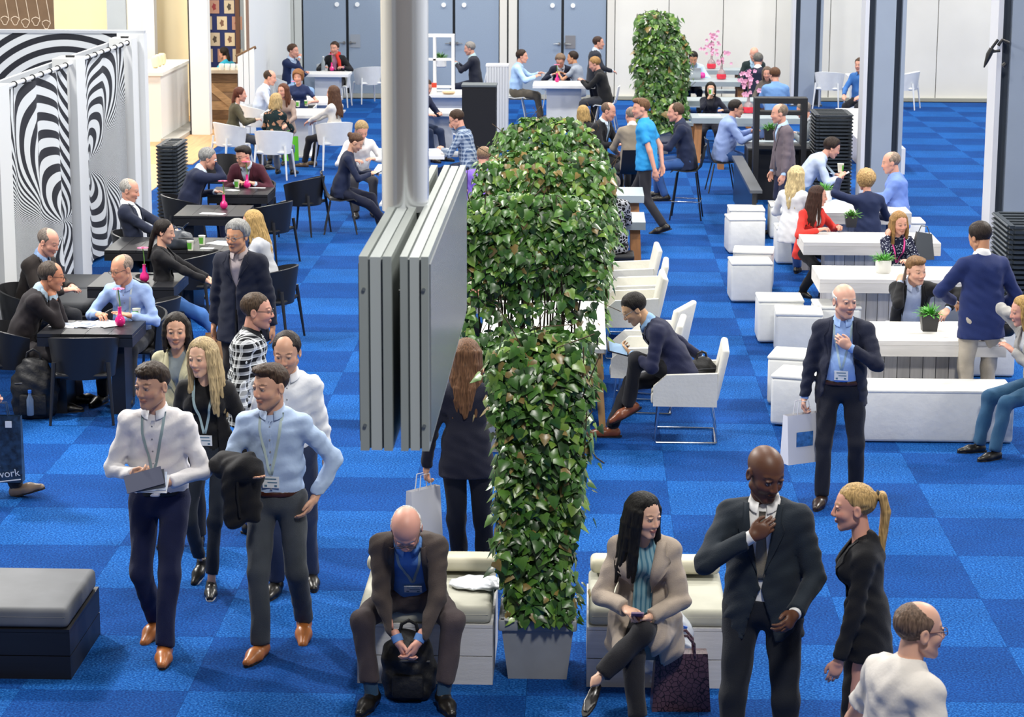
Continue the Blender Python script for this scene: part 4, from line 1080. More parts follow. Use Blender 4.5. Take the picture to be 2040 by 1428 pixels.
# ---- centre: white tables between the ivy planters
white_table('white table with oak legs behind the second ivy planter', -.88, .23, 19.5, 21.8, z=.75, legs='oak', th=.035)
white_table('white table with oak legs behind the third ivy planter', -.88, .25, 22.9, 25.4, z=.75, legs='oak', th=.035)
grey_table('grey topped table facing the person in the patterned blouse', -1.42, .76, 26.9, 27.75)
grey_table('grey topped table in front of the person in the purple shirt', -1.35, .80, 29.2, 30.05)
# ---- right: whitewashed tables, poufs
def bx4(p0, p1, p2, z=.75):
    a, b, c = at(*p0, z), at(*p1, z), at(*p2, z); return a[0], b[0], a[1], c[1]
plank_table('whitewashed plank table with a dark plant pot in front of the red blazer', 2.48, 4.0, 25.55, 26.35)
plank_table('middle whitewashed plank table with a white pot of herbs', 2.42, 4.0, 23.15, 24.0)
plank_table('nearest whitewashed plank table with the black camera bag', 2.36, 3.74, 20.0, 20.9)
plank_table('whitewashed plank table with papers and a plant behind the red blazer', 2.42, 4.0, 27.9, 28.9)
PG = 'white cube poufs'
for (px, py, lb, r) in ((1484, 480, 'white leather cube pouf farthest back left of the plank tables', 0), (1482, 500, 'white leather cube pouf tucked behind the second one of the back pair', 4),
                        (1500, 572, 'white leather cube pouf second from the back beside the aisle', -6), (1493, 596, 'white leather cube pouf in front of the back pair beside the aisle', 2),
                        (1552, 676, 'white leather cube pouf left of the middle plank table, farther one', 0), (1590, 705, 'white leather cube pouf left of the middle plank table, nearer one', -3),
                        (1588, 800, 'white leather cube pouf behind the nearest one beside the person with lanyard', -14), (1600, 842, 'white leather cube pouf nearest to the person with lanyard', -18),
                        (1580, 520, 'white leather cube pouf under the person in the red blazer', 0), (1665, 690, 'white leather cube pouf at the left end of the middle plank table', 0), 
                        (1800, 505, 'white leather cube pouf behind the person with the polka dot blouse', 0), (1565, 470, 'white leather cube pouf under the person in white', 0),
                        (1770, 470, 'white leather cube pouf under the person in the blue shirt at right', 0), (1712, 520, 'white leather cube pouf under the person in the navy jacket', 0)):
    x, y = at(px, py, 0.0); place('pouf', pouf, lb, (x, y+.1, 0), r*D2R, PG)
def pouf_bench(label, x0, x1, y0, y1, h=.46):
    t = thing('bench_pouf', label, 'bench', ((x0+x1)/2, (y0+y1)/2, 0), 0, 'white bench poufs'); m = mat('white_leather', '#dedfdc', .45, var=.03, bump=.15, bscale=18)
    MB().rbox(0, 0, h/2, x1-x0, y1-y0, h-.01, .03).build('body', m, t); MB().rbox(0, 0, h-.012, x1-x0+.006, y1-y0+.006, .03, .012, 2).build('top_pad', m, t)
pouf_bench('long white leather bench in front of the nearest plank table', 2.38, 3.70, 19.3, 19.78)
pouf_bench('white leather bench behind the nearest plank table', 3.0, 4.2, 22.0, 22.45)
pouf_bench('white leather bench at the right end of the middle plank table', 3.5, 4.5, 24.75, 25.2)
# ---- ivy planters
def leaf_mesh():
    o = [(0, 0), (.28, -.10), (.52, .12), (.36, .38), (.30, .55), (0, 1.0), (-.30, .55), (-.36, .38), (-.52, .12), (-.28, -.10)]
    v = [(x, y-.25, -.22*abs(x)-.10*max(0, y-.3)**2) for x, y in o]+[(0, .15, .04), (0, .55-.25, .02)]
    f = [(10, 0, 1), (10, 1, 2), (10, 2, 3), (10, 3, 11), (11, 3, 4), (11, 4, 5), (11, 5, 6), (11, 6, 7), (10, 11, 7), (10, 7, 8), (10, 8, 9), (10, 9, 0)]
    return np.array(v), np.array(f)
LV, LF_ = leaf_mesh()
LEAFM = []
for c in ('#345b21', '#4b752a', '#22421a', '#6a8a36', '#3b6627', '#7f6d3c'):
    LEAFM.append(mat('ivy_leaf', c, .33, var=.25, vscale=14, spec=.55))
LEAFME = []
for m in LEAFM:
    me = mk_mesh('ivy_leaf', LV, LF_); me.materials.append(m); LEAFME.append(me)
STEM = mat('ivy_stem', '#4a3a26', .8); POTG = mat('planter_grey', '#8e9296', .55, var=.08, vscale=6); SOIL = mat('soil', '#2b2119', .95)
def ivy(label, x, y, pw, pd, ph, w0, w1, d0, H, n, nparts, lsize, seed, dens=None, potm=None, round_top=.25, stems=14, crown=0., lin_w=1.6):
    rr = random.Random(seed); t = thing('ivy_planter', label, 'planter', (x, y, 0), 0, 'ivy planters between the seats')
    mb = MB(); a, b = pw/2, pd/2; mb.add([(sx_*a*s_, sy*b*s_, z) for s_, z in ((.80, 0), (.97, ph-.07)) for sx_, sy in ((-1, -1), (1, -1), (1, 1), (-1, 1))], [(3, 2, 1, 0), (0, 1, 5, 4), (1, 2, 6, 5), (2, 3, 7, 6), (3, 0, 4, 7), (4, 5, 6, 7)]); mb.build('pot', potm or POTG, t)
    mb = MB()
    for s_ in (-1, 1): mb.rbox(0, s_*(b-.01), ph-.035, pw+.03, .045, .07, .012, 2); mb.rbox(s_*(a-.01), 0, ph-.035, .045, pd+.03, .07, .012, 2)
    mb.build('pot_rim', potm or POTG, t); MB().b2(-a+.03, a-.03, -b+.03, b-.03, ph-.10, ph-.03).build('soil', SOIL, t)
    def half(z):
        q = (z-ph)/(H-ph); w = (w0+(w1-w0)*min(1, max(0, q*lin_w)))/2; e = max(0, (q-(1-round_top))/round_top); e = min(1, e)
        k = math.sqrt(max(0, 1-e*e*.9)); return w*k, d0/2*k
    mb = MB()
    for i in range(stems):
        xs = (rr.random()-.5)*w0*.8; ys = (rr.random()-.5)*d0*.5; pts = []
        for j in range(9):
            z = ph-.06+(H-ph-.05)*j/8; hw_, hd = half(z); pts.append((xs*hw_/(w0/2)+rr.uniform(-.02, .02), ys+rr.uniform(-.02, .02), z))
        mb.path(pts, [.011-.0008*j for j in range(9)], 5)
    for i in range(stems*2):
        z = rr.uniform(ph+.1, H-.2); hw_, hd = half(z); x1 = rr.uniform(-hw_, hw_); mb.path([(x1, rr.uniform(-hd, hd)*.6, z), (x1+rr.uniform(-.15, .15), -hd*.8, z+rr.uniform(.1, .3)), (x1+rr.uniform(-.25, .25), -hd*.9, z+rr.uniform(.2, .5))], .004, 4)
    o = mb.build('stems', STEM, t)
    leaves = []
    while len(leaves) < n:
        z = ph-.02+(H-ph+.01)*rr.random()**.92
        if dens and rr.random() > np.interp((z-ph)/(H-ph), [q[0] for q in dens], [q[1] for q in dens]): continue
        hw_, hd = half(z); top = z > H-.14 and rr.random() < .6
        if top: px_, py_ = rr.uniform(-hw_, hw_), rr.uniform(-hd, hd); nx, ny, nz = rr.uniform(-.4, .4), rr.uniform(-.6, .1), 1.
        else:
            u = rr.random()
            if u < .62: px_, py_ = rr.uniform(-hw_, hw_), -hd; nx, ny = px_/max(hw_, .01)*.35, -1
            elif u < .86: sg = rr.choice((-1, 1)); px_, py_ = sg*hw_, rr.uniform(-hd, hd); nx, ny = sg, -.25
            else: px_, py_ = rr.uniform(-hw_, hw_), hd*rr.uniform(-.4, 1); nx, ny = 0, 1
            nz = .55
        dep = rr.uniform(-.05, .05)+.028*math.sin(px_*9+z*6+seed)+.022*math.sin(z*13-px_*7+seed*2); 
        if rr.random() < .06: dep += rr.uniform(.03, .09)
        px_ += nx*dep; py_ += ny*dep
        nn = Vector((nx+rr.uniform(-.55, .55), ny+rr.uniform(-.55, .55), nz+rr.uniform(-.5, .6))).normalized()
        dn = Vector((rr.uniform(-.7, .7), rr.uniform(-.3, .3), -1)); yv = (dn-nn*dn.dot(nn)).normalized(); xv = yv.cross(nn)
        s_ = lsize*rr.uniform(.6, 1.35); ci = rr.choices(range(6), (4, 4, 3.2, 2.2, 4, .7+crown*(z > H-.35)))[0]
        leaves.append((ny*-1+.2*s_*10+rr.random()*.2, (px_, py_, z), xv, yv, nn, s_, ci))
    leaves.sort(key=lambda q: -q[0])
    for _, p, xv, yv, nn, s_, ci in leaves[:nparts]:
        o = obj('ivy_leaf', LEAFME[ci], None, t)
        o.matrix_local = Matrix([[xv[i]*s_, yv[i]*s_, nn[i]*s_, p[i]] for i in range(3)]+[[0, 0, 0, 1]])
    R = leaves[nparts:]; nv = len(LV); V_ = np.zeros((len(R)*nv, 3)); F_ = np.zeros((len(R)*len(LF_), 3), int); MI = np.zeros(len(R)*len(LF_), np.int32)
    for i, (_, p, xv, yv, nn, s_, ci) in enumerate(R):
        V_[i*nv:(i+1)*nv] = (LV[:, :1]*np.array(xv)+LV[:, 1:2]*np.array(yv)+LV[:, 2:]*np.array(nn))*s_+np.array(p); F_[i*len(LF_):(i+1)*len(LF_)] = LF_+i*nv; MI[i*len(LF_):(i+1)*len(LF_)] = ci
    me = mk_mesh('foliage', V_, F_)
    for m in LEAFM: me.materials.append(m)
    me.polygons.foreach_set('material_index', MI); o = obj('foliage', me, None, t); o['kind'] = 'stuff'
    return t
ivy('tall ivy column in a grey plastic pot between the two white benches', -.235, 13.42, .44, .44, .385, .36, .56, .38, 2.10, 3600, 300, .066, 11, stems=12, round_top=.14, crown=1., lin_w=1.)
ivy('wide ivy screen with see-through stems behind the person in the dark blazer', -.42, 19.0, .98, .42, .40, .95, 1.16, .42, 2.16, 4000, 300, .076, 12, dens=[(0, .9), (.25, .55), (.40, .16), (.60, .20), (.68, 1), (1, 1)], potm=mat('planter_light', '#a7aaad', .55), stems=34, round_top=.12)
ivy('wide ivy screen between the two white centre tables', -.36, 22.35, 1.1, .42, .40, 1.15, 1.34, .45, 2.12, 3600, 300, .078, 13, stems=16, round_top=.16, crown=2.5)
ivy('farther wide ivy screen behind the white centre tables', -.38, 25.95, 1.1, .42, .40, 1.1, 1.24, .45, 2.08, 3000, 300, .080, 14, stems=14, round_top=.28, crown=1.)
ivy('distant slim ivy column left of the grey communal tables', 1.28, 40.4, .55, .45, .4, .62, .72, .5, 2.45, 1500, 0, .10, 15, stems=8, round_top=.14)
ivy('lower distant ivy column beside the slim one', 1.62, 41.6, .5, .45, .4, .5, .5, .4, 2.0, 900, 0, .10, 16, stems=6, round_top=.14, crown=4.)
# ---- benches in front
def slat_bench(label, x0, x1, y0, y1, h, m, cm, ch=.11, group='low pallet benches'):
    t = thing('slatted_bench', label, 'bench', ((x0+x1)/2, (y0+y1)/2, 0), 0, group); w, d = x1-x0, y1-y0; n = 2
    for i in range(n):
        z0, z1 = h*i/n, h*(i+1)/n-.006
        for s_ in (-1, 1):
            MB().b2(-w/2, w/2, s_*d/2, s_*(d/2-.025), z0, z1).build('board', m, t); MB().b2(s_*w/2, s_*(w/2-.025), -d/2+.026, d/2-.026, z0, z1).build('board', m, t)
    MB().b2(-w/2+.03, w/2-.03, -d/2+.03, d/2-.03, .01, h-.012).build('core', mat('bench_core', '#55504a', .9), t)
    MB().b2(-w/2, w/2, -d/2, d/2, h-.008, h+.012).build('top_board', m, t)
    mb = MB(); mb.rbox(0, 0, h+.012+ch/2, w-.02, d-.02, ch, .035); mb.build('cushion', cm, t)
    MB().path([(-w/2+.03, -d/2+.012, h+.012+ch*.55), (w/2-.03, -d/2+.012, h+.012+ch*.55)], .004, 5).build('piping', cm, t)
    return t
WB = mat('bench_white_wood', '#c9cacc', .6, var=.06, vscale=5, stretch=(.6, 5, 12), bump=.15, bscale=40); CUSH = mat('cushion_sage', '#b3b3a5', .8, var=.05)
slat_bench('white slatted bench with sage cushions under the person in the brown suit', -1.31, -.50, 13.13, 13.98, .36, WB, CUSH)
slat_bench('white slatted bench with sage cushion under the person in the beige coat', .06, .90, 13.12, 13.98, .36, WB, CUSH)
for x, lb in ((-.905, 'sage back cushion on the white bench behind the brown suit'), (.48, 'sage back cushion on the white bench behind the beige coat')):
    mb = MB(); mb.rbox(0, 0, 0, .80, .26, .09, .035, rot=Matrix.Rotation(-6*D2R, 3, 'X')); tag(mb.build('back_cushion', mat('cushion_ecru', '#c5c0ab', .8, var=.04), None, (x, 13.86, .545)), lb, 'cushion', 'bench back cushions')
BB = mat('black_stained_boards', '#17171b', .45, var=.15, vscale=5, stretch=(.6, 5, 12))
slat_bench('black slatted bench with a grey cushion at the lower left edge', -4.3, -3.03, 13.12, 13.98, .30, BB, mat('cushion_slate', '#64676c', .6, var=.12, vscale=4), .13)
# ------------------------------------------------------------------ people
FAIR, TAN, PINK, PALE = '#cf9f84', '#bf8a68', '#d39b86', '#d9ad93'
NAVY, INK, COAL, JEAN = '#1b2440', '#16181f', '#23252b', '#2d4f86'
TUB, TUBW = tub_chair('#1b1c20'), tub_chair('#dfe2e3')
GB, GW = 'black moulded armchairs of the lounge', 'white moulded armchairs at the back'
# --- walking group in front
person('person in a white shirt and navy trousers walking with leaflets', (303, 772), id='P1', H=1.87, face=176, hd=(-26, 5, 0), top=('shirt', '#e4e2e4'), pants='#1f2546', belt='#17110e', shoe=('lace', '#b06a35'), hair='curlyman', hc='#33261c', skin=FAIR, lan='#8ea3a9', lanz=-.02, lanx=.0,
       R=(.09, .25, 1.16), L=(-.12, .27, 1.12), Rp=(.75, -.5, -.6), Lp=(-.75, -.5, -.6), Rh='grip', Lh='grip', Rpal=(-.7, .1, .5), Lpal=(.7, .1, .6), LF=(-.07, .26), RF=(.09, -.16, .12), RFt=14, beard=.15, loose=.006, collar=True, ccol='#dfe2ea')
person('person in a black blazer and dark jeans walking behind the white shirt', (403, 716), id='P2', fem=True, H=1.76, face=176, hd=(-20, 4, 3), top=('jacket', '#17171b', '#111114'), low=True, lowz=.05, pants='#232a35', legr=.74, waist=.1, shoe=('lace', '#121212', '#cfcbc4'), hair='verylong', hc='#b09b74', skin=PALE, lan='#a9c2c8', lanz=-.03, lip='#b5746c', ankle=.05,
       open=[(-.5, .12), (-.2, .10), (.0, .085), (.2, .07), (.33, .06)], RF=(.10, -.12, .14), RFt=25, LF=(-.04, .18), R=(.27, .04, .82), L=(-.24, .05, .84), nolapel=True)
person('person in a light blue shirt and grey trousers carrying a black coat', (538, 772), id='P3', H=1.86, face=174, hd=(-34, 5, 0), top=('shirt', '#a9bedd'), pants='#43484e', belt='#3d1d14', shoe=('lace', '#b06a35'), hair='quiff', hc='#3d2c20', skin=FAIR, lan='#aebfbd', lanz=-.03, beard=.3,
       R=(.10, .30, 1.17), Rp=(.8, -.4, -.6), Rh='flat', Rpal=(-.3, .2, .9), L=(-.25, .04, .97), RF=(.06, .24), LF=(-.12, -.18, .12), LFt=16, loose=.006)
person('person in a white shirt walking behind the light blue shirt', (571, 704), id='P4', H=1.80, face=182, hd=(-8, 16, 0), top=('shirt', '#dfe2e8'), pants='#2a3550', hair='receding', hc='#2a2220', skin=FAIR, beard=.45, R=(.26, .05, .85), L=(-.25, .06, .84), LF=(-.12, -.1), RF=(.1, .1))
person('person in a pale beige jacket behind the walking group', (351, 663), id='P5', fem=True, H=1.72, face=172, hd=(14, 3, 0), top=('jacket', '#c8c3a2', '#8f9aa0'), pants='#2a2c33', hair='bob', hc='#241d19', skin=FAIR, R=(.25, .04, .82), L=(-.25, .04, .82))
person('person with glasses in a black and white plaid shirt facing right', (512, 622), id='P6', H=1.79, face=-96, hd=(4, 3, 0), top=('shirt', '#15171c', None), pat=('plaid', '#dfe3e6'), hem=-.12, pants='#31538c', hair='crew', hc='#4a3a2c', skin=PINK, glasses='#26282c', beard=.3, R=(.25, .02, .84), L=(-.25, .06, .84), loose=.012, RF=(.1, .05), belly=.03)
person('person in a long navy jacket standing in the lounge aisle', (470, 474), id='P7', H=1.80, face=166, hd=(-8, 6, 0), top=('coat', '#161b2c', '#9a8f90'), pants='#2a2420', hair='thick', hc='#8d8d8b', skin=TAN, glasses='#77797c', hem=-.22, open=[(-.5, .02), (.06, .004), (.12, .03), (.33, .075)], R=(.27, .02, .82), L=(-.28, .0, .84), nocuff=True, wd=1.06, lapz=(.12, .335))
# --- seated in front
person('person in a brown suit bending over a backpack on the white bench', (812, 1056), id='P8', H=1.80, face=181, seat=.44, lean=38, hd=(0, 52, 0), top=('jacket', '#4b423e', '#5f8bc8'), pants='#4a4143', hair='fringe', hc='#d5d3cf', skin='#d99f8c', glasses='#3a3a3a', lan='#a9bcc0', lanz=.03, lanx=-.02,
       R=(.05, .50, .41), L=(-.07, .52, .42), Rp=(.9, -.2, .1), Lp=(-.9, -.2, .1), Rh='hold', Lh='hold', Rpal=(-1, 0, -.3), Lpal=(1, 0, -.3), RF=(.21, .46), LF=(-.21, .46), RFp=(.55, 1, .6), LFp=(-.55, 1, .6), RFy=-16, LFy=16, open=[(-.5, .14), (-.2, .12), (.05, .09), (.33, .08)], drape=.25, ankle=.06, sock='#2c4a66', waist=.1, lapz=(-.05, .33))
person('person in a beige trench coat checking a phone on the bench', (1286, 1024), id='P10', fem=True, H=1.72, face=170, seat=.45, lean=9, hd=(52, 8, 0), top=('coat', '#a99b8d', '#86abb8'), ipat=('stripe', '#4d7f97'), low=True, lowz=.05, pants='#1c1c21', hair='verylong', hc='#14120f', skin=PALE, lip='#b05a55', shoe=('pump', '#141214'), ankle=.07,
       R=(.06, .34, .72), L=(-.07, .35, .68), Rh='hold', Lh='hold', Lpal=(.3, -.2, 1), RF=(-.05, .52), LF=(.20, .60, .36), LFp=(-.5, 1, .9), RFp=(-.1, 1, .7), LFt=25, LFy=-10, open=[(-.5, .12), (-.1, .06), (.1, .05), (.33, .085)], lapw=.11, lapz=(.02, .33), loose=.004)
# --- standing in front right
person('person in a charcoal suit holding the tie', (1527, 938), id='P11', H=1.90, face=168, hd=(38, 22, 0), skin='#5e3b28', top=('jacket', '#1d2630', '#dcdcdc'), tie='#6f6a60', pants='#171b23', hair=None, hc='#0f0b09', wd=1.05, lan=None, nocuff=False,
       R=(.04, .24, 1.43), Rp=(.9, -.35, -.35), Rh='hold', Rpal=(-.2, -1, .1), L=(-.20, .31, 1.06), Lp=(-.55, -.9, -.4), Lh='hold', Lpal=(.9, .2, -.3), LF=(-.16, .05), RF=(.14, .16), open=[(-.5, .12), (-.25, .06), (-.08, .004), (.05, .03), (.33, .078)])
person('person in a black blazer and skirt at right', (1702, 1005), id='P12', fem=True, H=1.72, face=82, hd=(8, 4, 0), top=('jacket', '#15161b', '#101014'), skirt=-.44, pants='#0f0f13', hair='pony', hc='#b3935f', skin=PINK, bareleg=True, R=(.20, .02, .84), L=(-.19, .14, .80), Lp=(-.4, -.9, -.3), hem=-.10, shoe=('pump', '#141214'))
person('person in a white polo shirt with glasses at the lower right corner', (1836, 1248), id='P13', H=1.72, face=-62, hd=(-12, 3, 0), top=('tee', '#d8d3cd'), pants='#2c2f38', hair='crop', hc='#6a5648', skin='#d5a58e', glasses='#4a2f3a', belly=.04, wd=1.08, loose=.012, R=(.26, .05, .86), L=(-.26, .05, .86))
person('person in a navy blazer with a blue lanyard hand on chest', (1682, 594), id='P14', H=1.74, face=172, hd=(30, 4, 0), top=('jacket', '#1d2236', '#8fb0e6'), pants='#1a1d29', shoe=('lace', '#2b1c15'), hair='fringe', hc='#cfcfcf', skin='#d6a590', lan='#b7d2de', lanz=-.03, belt='#3a2018', wd=1.06, belly=.03,
       R=(.28, .04, .80), Rh='grip', L=(-.06, .22, 1.26), Lp=(-.9, -.35, -.5), Lh='hold', Lpal=(.3, -1, .1), open=[(-.5, .17), (-.3, .14), (-.05, .10), (.1, .085), (.33, .075)], LF=(-.14, .02), RF=(.12, .14))
person('person in a dark blazer standing beside the ivy seen from behind', (930, 712), id='P9', fem=True, H=1.74, face=2, hd=(-6, 6, 0), top=('jacket', '#1b1d2e', '#b9c3d6'), pants='#191b26', hair='longwavy', hc='#6a4a33', skin=FAIR, hem=-.10, R=(.12, .14, 1.50), Rp=(.9, -.3, -.5), Rh='grip', L=(-.27, .08, .84), Lh='grip', RF=(.13, .0), LF=(-.04, .06), nolapel=True, shoe=('lace', '#1c1c20'), legr=1.02)
person('person in a navy suit seated on a white chair looking at a tablet', (1262, 613), id='P15', H=1.78, face=96, seat=.45, lean=32, hd=(2, 34, 0), top=('jacket', '#1e2340', '#8fb4dd'), pants='#1b1c22', hair='short', hc='#17120f', skin='#c79c76', glasses='#8a8d90', shoe=('lace', '#7d452a'),
       L=(-.05, .44, .74), Lh='hold', Lpal=(.5, 0, .6), R=(.30, -.22, .62), Rp=(.7, -.8, .2), RF=(.02, .60), LF=(-.05, .46, .30), LFp=(-.1, 1, 1), RFp=(.1, 1, .6), LFt=25, drape=.3, collar=True)
# --- lounge at left
person('person in a dark brown leather jacket leaning towards the table', (95, 488), id='P17', H=1.80, face=-112, seat=.46, lean=16, hd=(4, 22, 0), top=('jacket', '#2e2826', '#7a93b8'), pants='#23252b', hair='crop', hc='#6f655e', skin=PINK, R=(.05, .46, .78), L=(-.15, .40, .78), nocuff=True)
person('person with glasses in a black blazer holding a pen to the mouth', (102, 556), id='P18', H=1.78, face=-82, seat=.46, lean=22, hd=(2, 8, 0), top=('jacket', '#1f1a1e', '#9fb4c4'), pants='#4a474a', hair='receding', hc='#4a4038', skin='#c48463', glasses='#3a2a26', beard=.2, R=(.04, .32, 1.02), L=(-.06, .32, 1.02), Rh='grip', Lh='grip', Rp=(.6, -.2, -1), Lp=(-.6, -.2, -1), RF=(.2, .36))
person('person with glasses in a light blue shirt writing at the black table', (241, 541), id='P19', H=1.78, face=170, seat=.44, lean=16, hd=(-32, 14, 0), top=('shirt', '#9db7e6'), pants='#23252b', hair='crop', hc='#8f7f72', skin='#cd9578', glasses='#2a2420', R=(.19, .38, .80), L=(-.10, .36, .80), Rh='hold', Lh='flat', lan='#b7c3cc', lanz=-.06, wd=1.04, belly=.03)
person('person in a black cardigan and jeans with clasped hands', (326, 466), id='P20', fem=True, H=1.70, face=-88, seat=.46, lean=-4, hd=(-4, 10, 0), top=('jacket', '#17171b', '#2a2a30'), pants='#3f6cad', hair='backtail', hc='#1b1512', skin='#d0a086', R=(.02, .50, .70), L=(-.06, .52, .70), Rh='grip', Lh='grip', RF=(.12, .62), LF=(-.08, .66))
person('person in a navy suit leaning back to read by the curtains', (256, 384), id='P21', H=1.78, face=-98, seat=.46, lean=-14, hd=(4, 14, 0), top=('jacket', '#1c2338', '#dfe3ea'), pants='#1c2338', hair='crop', hc='#a5a29d', skin=PINK, R=(.12, .38, .72), L=(-.1, .42, .78), Rh='hold', Lh='hold', open=[(-.5, .12), (-.1, .07), (.1, .06), (.33, .075)])
person('person in a light grey blazer half hidden behind the long navy jacket', (500, 446), id='P22', fem=True, H=1.72, face=78, seat=.46, lean=10, hd=(10, 12, 0), top=('jacket', '#b9bcc2', '#d8dade'), pants='#2b2d33', hair='long', hc='#b3935c', skin=FAIR, L=(-.14, .40, .78), R=(.14, .40, .78))
person('person in a navy suit gesturing with a raised hand', (412, 320), id='P23', H=1.82, face=-72, seat=.46, lean=20, hd=(-4, 14, 0), top=('jacket', '#1c2440', '#c4d2e2'), tie='#3a4a44', pants='#1c2440', hair='short', hc='#8f8f8d', skin=PINK, R=(.02, .36, 1.22), Rp=(.5, .2, -1), Rh='flat', Rpal=(-.6, .6, .0), Rdir=(0, 0, .6), L=(-.12, .40, .78), wd=1.05)
person('person with glasses in a burgundy blazer sitting at the black table', (482, 314), id='P24', H=1.78, face=172, seat=.44, lean=26, hd=(-34, 16, 0), top=('jacket', '#4a1e2c', '#b7c6dc'), pants='#23252b', hair='quiff', hc='#1f1814', skin='#d3a08a', glasses='#1d1d20', R=(.10, .40, .80), L=(-.14, .38, .80), Rh='grip', wd=1.05)
person('person in a navy top looking at a tablet', (706, 286), id='P25', fem=True, H=1.74, face=-84, seat=.46, lean=14, hd=(-4, 34, 0), top=('sweater', '#18223e'), pants='#141a30', hair='bun', hc='#5a4030', skin=FAIR, R=(.05, .42, .80), L=(-.08, .44, .80), Rh='hold', Lh='hold', RF=(.1, .66), LF=(-.06, .55), collar=False, shoe=('pump', '#c9b7a6'))
person('person in a white shirt bending over beside the navy person', (717, 262), id='P26', H=1.80, face=-164, seat=.46, lean=22, hd=(10, 32, 0), top=('shirt', '#e6e4e2'), pants='#3a3a40', hair='short', hc='#a98f66', skin=PINK, R=(.12, .36, .78), L=(-.16, .36, .80), Rh='hold')
SEATED = [('P18', 'black moulded armchair under the person holding a pen', 0), ('P17', 'black moulded armchair under the person in the leather jacket', 0), ('P19', 'black moulded armchair under the person in light blue', 0),
          ('P20', 'black moulded armchair under the person in the black cardigan', 0), ('P21', 'black moulded armchair under the person reading by the curtains', 0), ('P23', 'black moulded armchair under the gesturing person in navy', 0), ('P24', 'black moulded armchair under the person in burgundy', 0), ('P22', 'black moulded armchair under the person in the grey blazer', 0)]
for pid, lb, tn in SEATED: seat_for(pid, TUB, 'tubb', lb, GB, .02, tn)
for px, py, fc, lb in ((168, 845, 4, 'empty black moulded armchair with its back to the camera in front'), (602, 470, 68, 'empty black moulded armchair nearest the pipe in the left aisle'), (535, 530, 66, 'empty black moulded armchair beside the person in grey'),
                       (440, 425, 176, 'empty black moulded armchair tucked behind the mid lounge table'), (385, 650, 80, 'empty black moulded armchair right of the second lounge table'), (300, 760, 70, 'empty black moulded armchair behind the person in beige')):
    x, y = at(px, py, 0); place('tubb', TUB, lb, (x, y+.1, 0), fc*D2R, GB)
# --- back left, white chairs
person('person in an olive cardigan at the white table', (475, 192), id='P27', fem=True, H=1.70, face=-74, seat=.46, lean=8, hd=(0, 4, 0), top=('jacket', '#4a4636', '#c9ccd0'), pants='#3a3c42', hair='backtail', hc='#5a3024', skin=PINK, R=(.14, .38, .82), L=(-.1, .40, .80), lan='#c6ccd6')
person('person in a light blue shirt with a blue tie looking right', (534, 158), id='P28', H=1.80, face=-80, seat=.46, lean=14, hd=(-6, 12, 0), top=('shirt', '#c3cfe6'), tie='#5577aa', pants='#3a3c42', hair='crop', hc='#3a2c24', skin=PINK, R=(.1, .42, .8), L=(-.1, .42, .8))
person('person in a navy short sleeved top facing the camera', (590, 156), id='P29', fem=True, H=1.70, face=178, seat=.46, lean=6, hd=(-6, 6, 0), top=('tee', '#1c2c55'), pants='#3a4a66', hair='curly', hc='#8a5c36', skin=PINK, L=(-.24, .34, .80), R=(.16, .36, .80), collar=False)
person('person in a taupe sweater between the white tables', (560, 184), id='P30', fem=True, H=1.66, face=168, seat=.44, lean=6, hd=(-20, 6, 0), top=('sweater', '#9a8880'), pants='#3a3c42', hair='long', hc='#5f3826', skin=PINK)
person('person in a dark floral blouse with the back to the camera', (548, 204), id='P31', fem=True, H=1.68, face=-12, seat=.46, lean=8, hd=(-30, 4, 0), top=('shirt', '#16282c', None), pat=('floral', '#a98068'), hem=-.1, pants='#6b7076', hair='bob', hc='#b79c6c', skin=PINK, collar=False)
person('person in a white sweater facing left', (659, 188), id='P32', fem=True, H=1.70, face=62, seat=.46, lean=-4, hd=(10, 4, 0), top=('sweater', '#dcdad8'), pants='#1b1a1f', hair='verylong', hc='#54392a', skin=PINK, L=(-.10, .46, .74), R=(.12, .46, .74), collar=False, shoe=('lace', '#5a4632'))
person('person in a navy blazer touching the chin by the grey door', (580, 104), id='P33', H=1.80, face=-118, seat=.48, lean=4, hd=(10, 6, 0), top=('jacket', '#17264c', '#bcd0ea'), pants='#8fb0d8', hair='short', hc='#4a3426', skin=PINK, R=(-.02, .24, 1.16), Rh='grip', Rp=(.8, .2, -.8), L=(-.1, .36, .86), open=[(-.5, .12), (-.1, .09), (.33, .08)])
person('person in a black jacket with a red scarf at the far white table', (662, 98), id='P34', H=1.76, face=176, seat=.44, lean=8, hd=(-14, 6, 0), top=('jacket', '#1a1a1e', '#b9809a'), pants='#1b1a1f', hair='short', hc='#3a2a20', skin=PINK, beard=.2, R=(.2, .36, .84), L=(-.2, .36, .84), Lh='grip')
person('person in a turquoise top behind the wooden bar', (441, 110), id='P35', fem=True, H=1.64, face=52, seat=.58, hd=(10, 6, 0), top=('sweater', '#2aa2c4'), pants='#23252b', hair='backtail', hc='#221a16', skin=PINK, L=(-.22, .30, 1.0), R=(.2, .3, 1.0), collar=False)
for pid, lb, tn in (('P27', 'white moulded armchair under the person in olive', 20), ('P31', 'white moulded armchair under the person in the floral blouse', 4), ('P32', 'white moulded armchair under the person in the white sweater', -40), ('P29', 'white moulded armchair under the navy short sleeved top', 0), ('P33', 'white moulded armchair under the person touching the chin', 0), ('P34', 'white moulded armchair under the person with red scarf', 0), ('P28', 'white moulded armchair under the person with blue tie', 0)):
    seat_for(pid, TUBW, 'tubw', lb, GW, .02, tn)
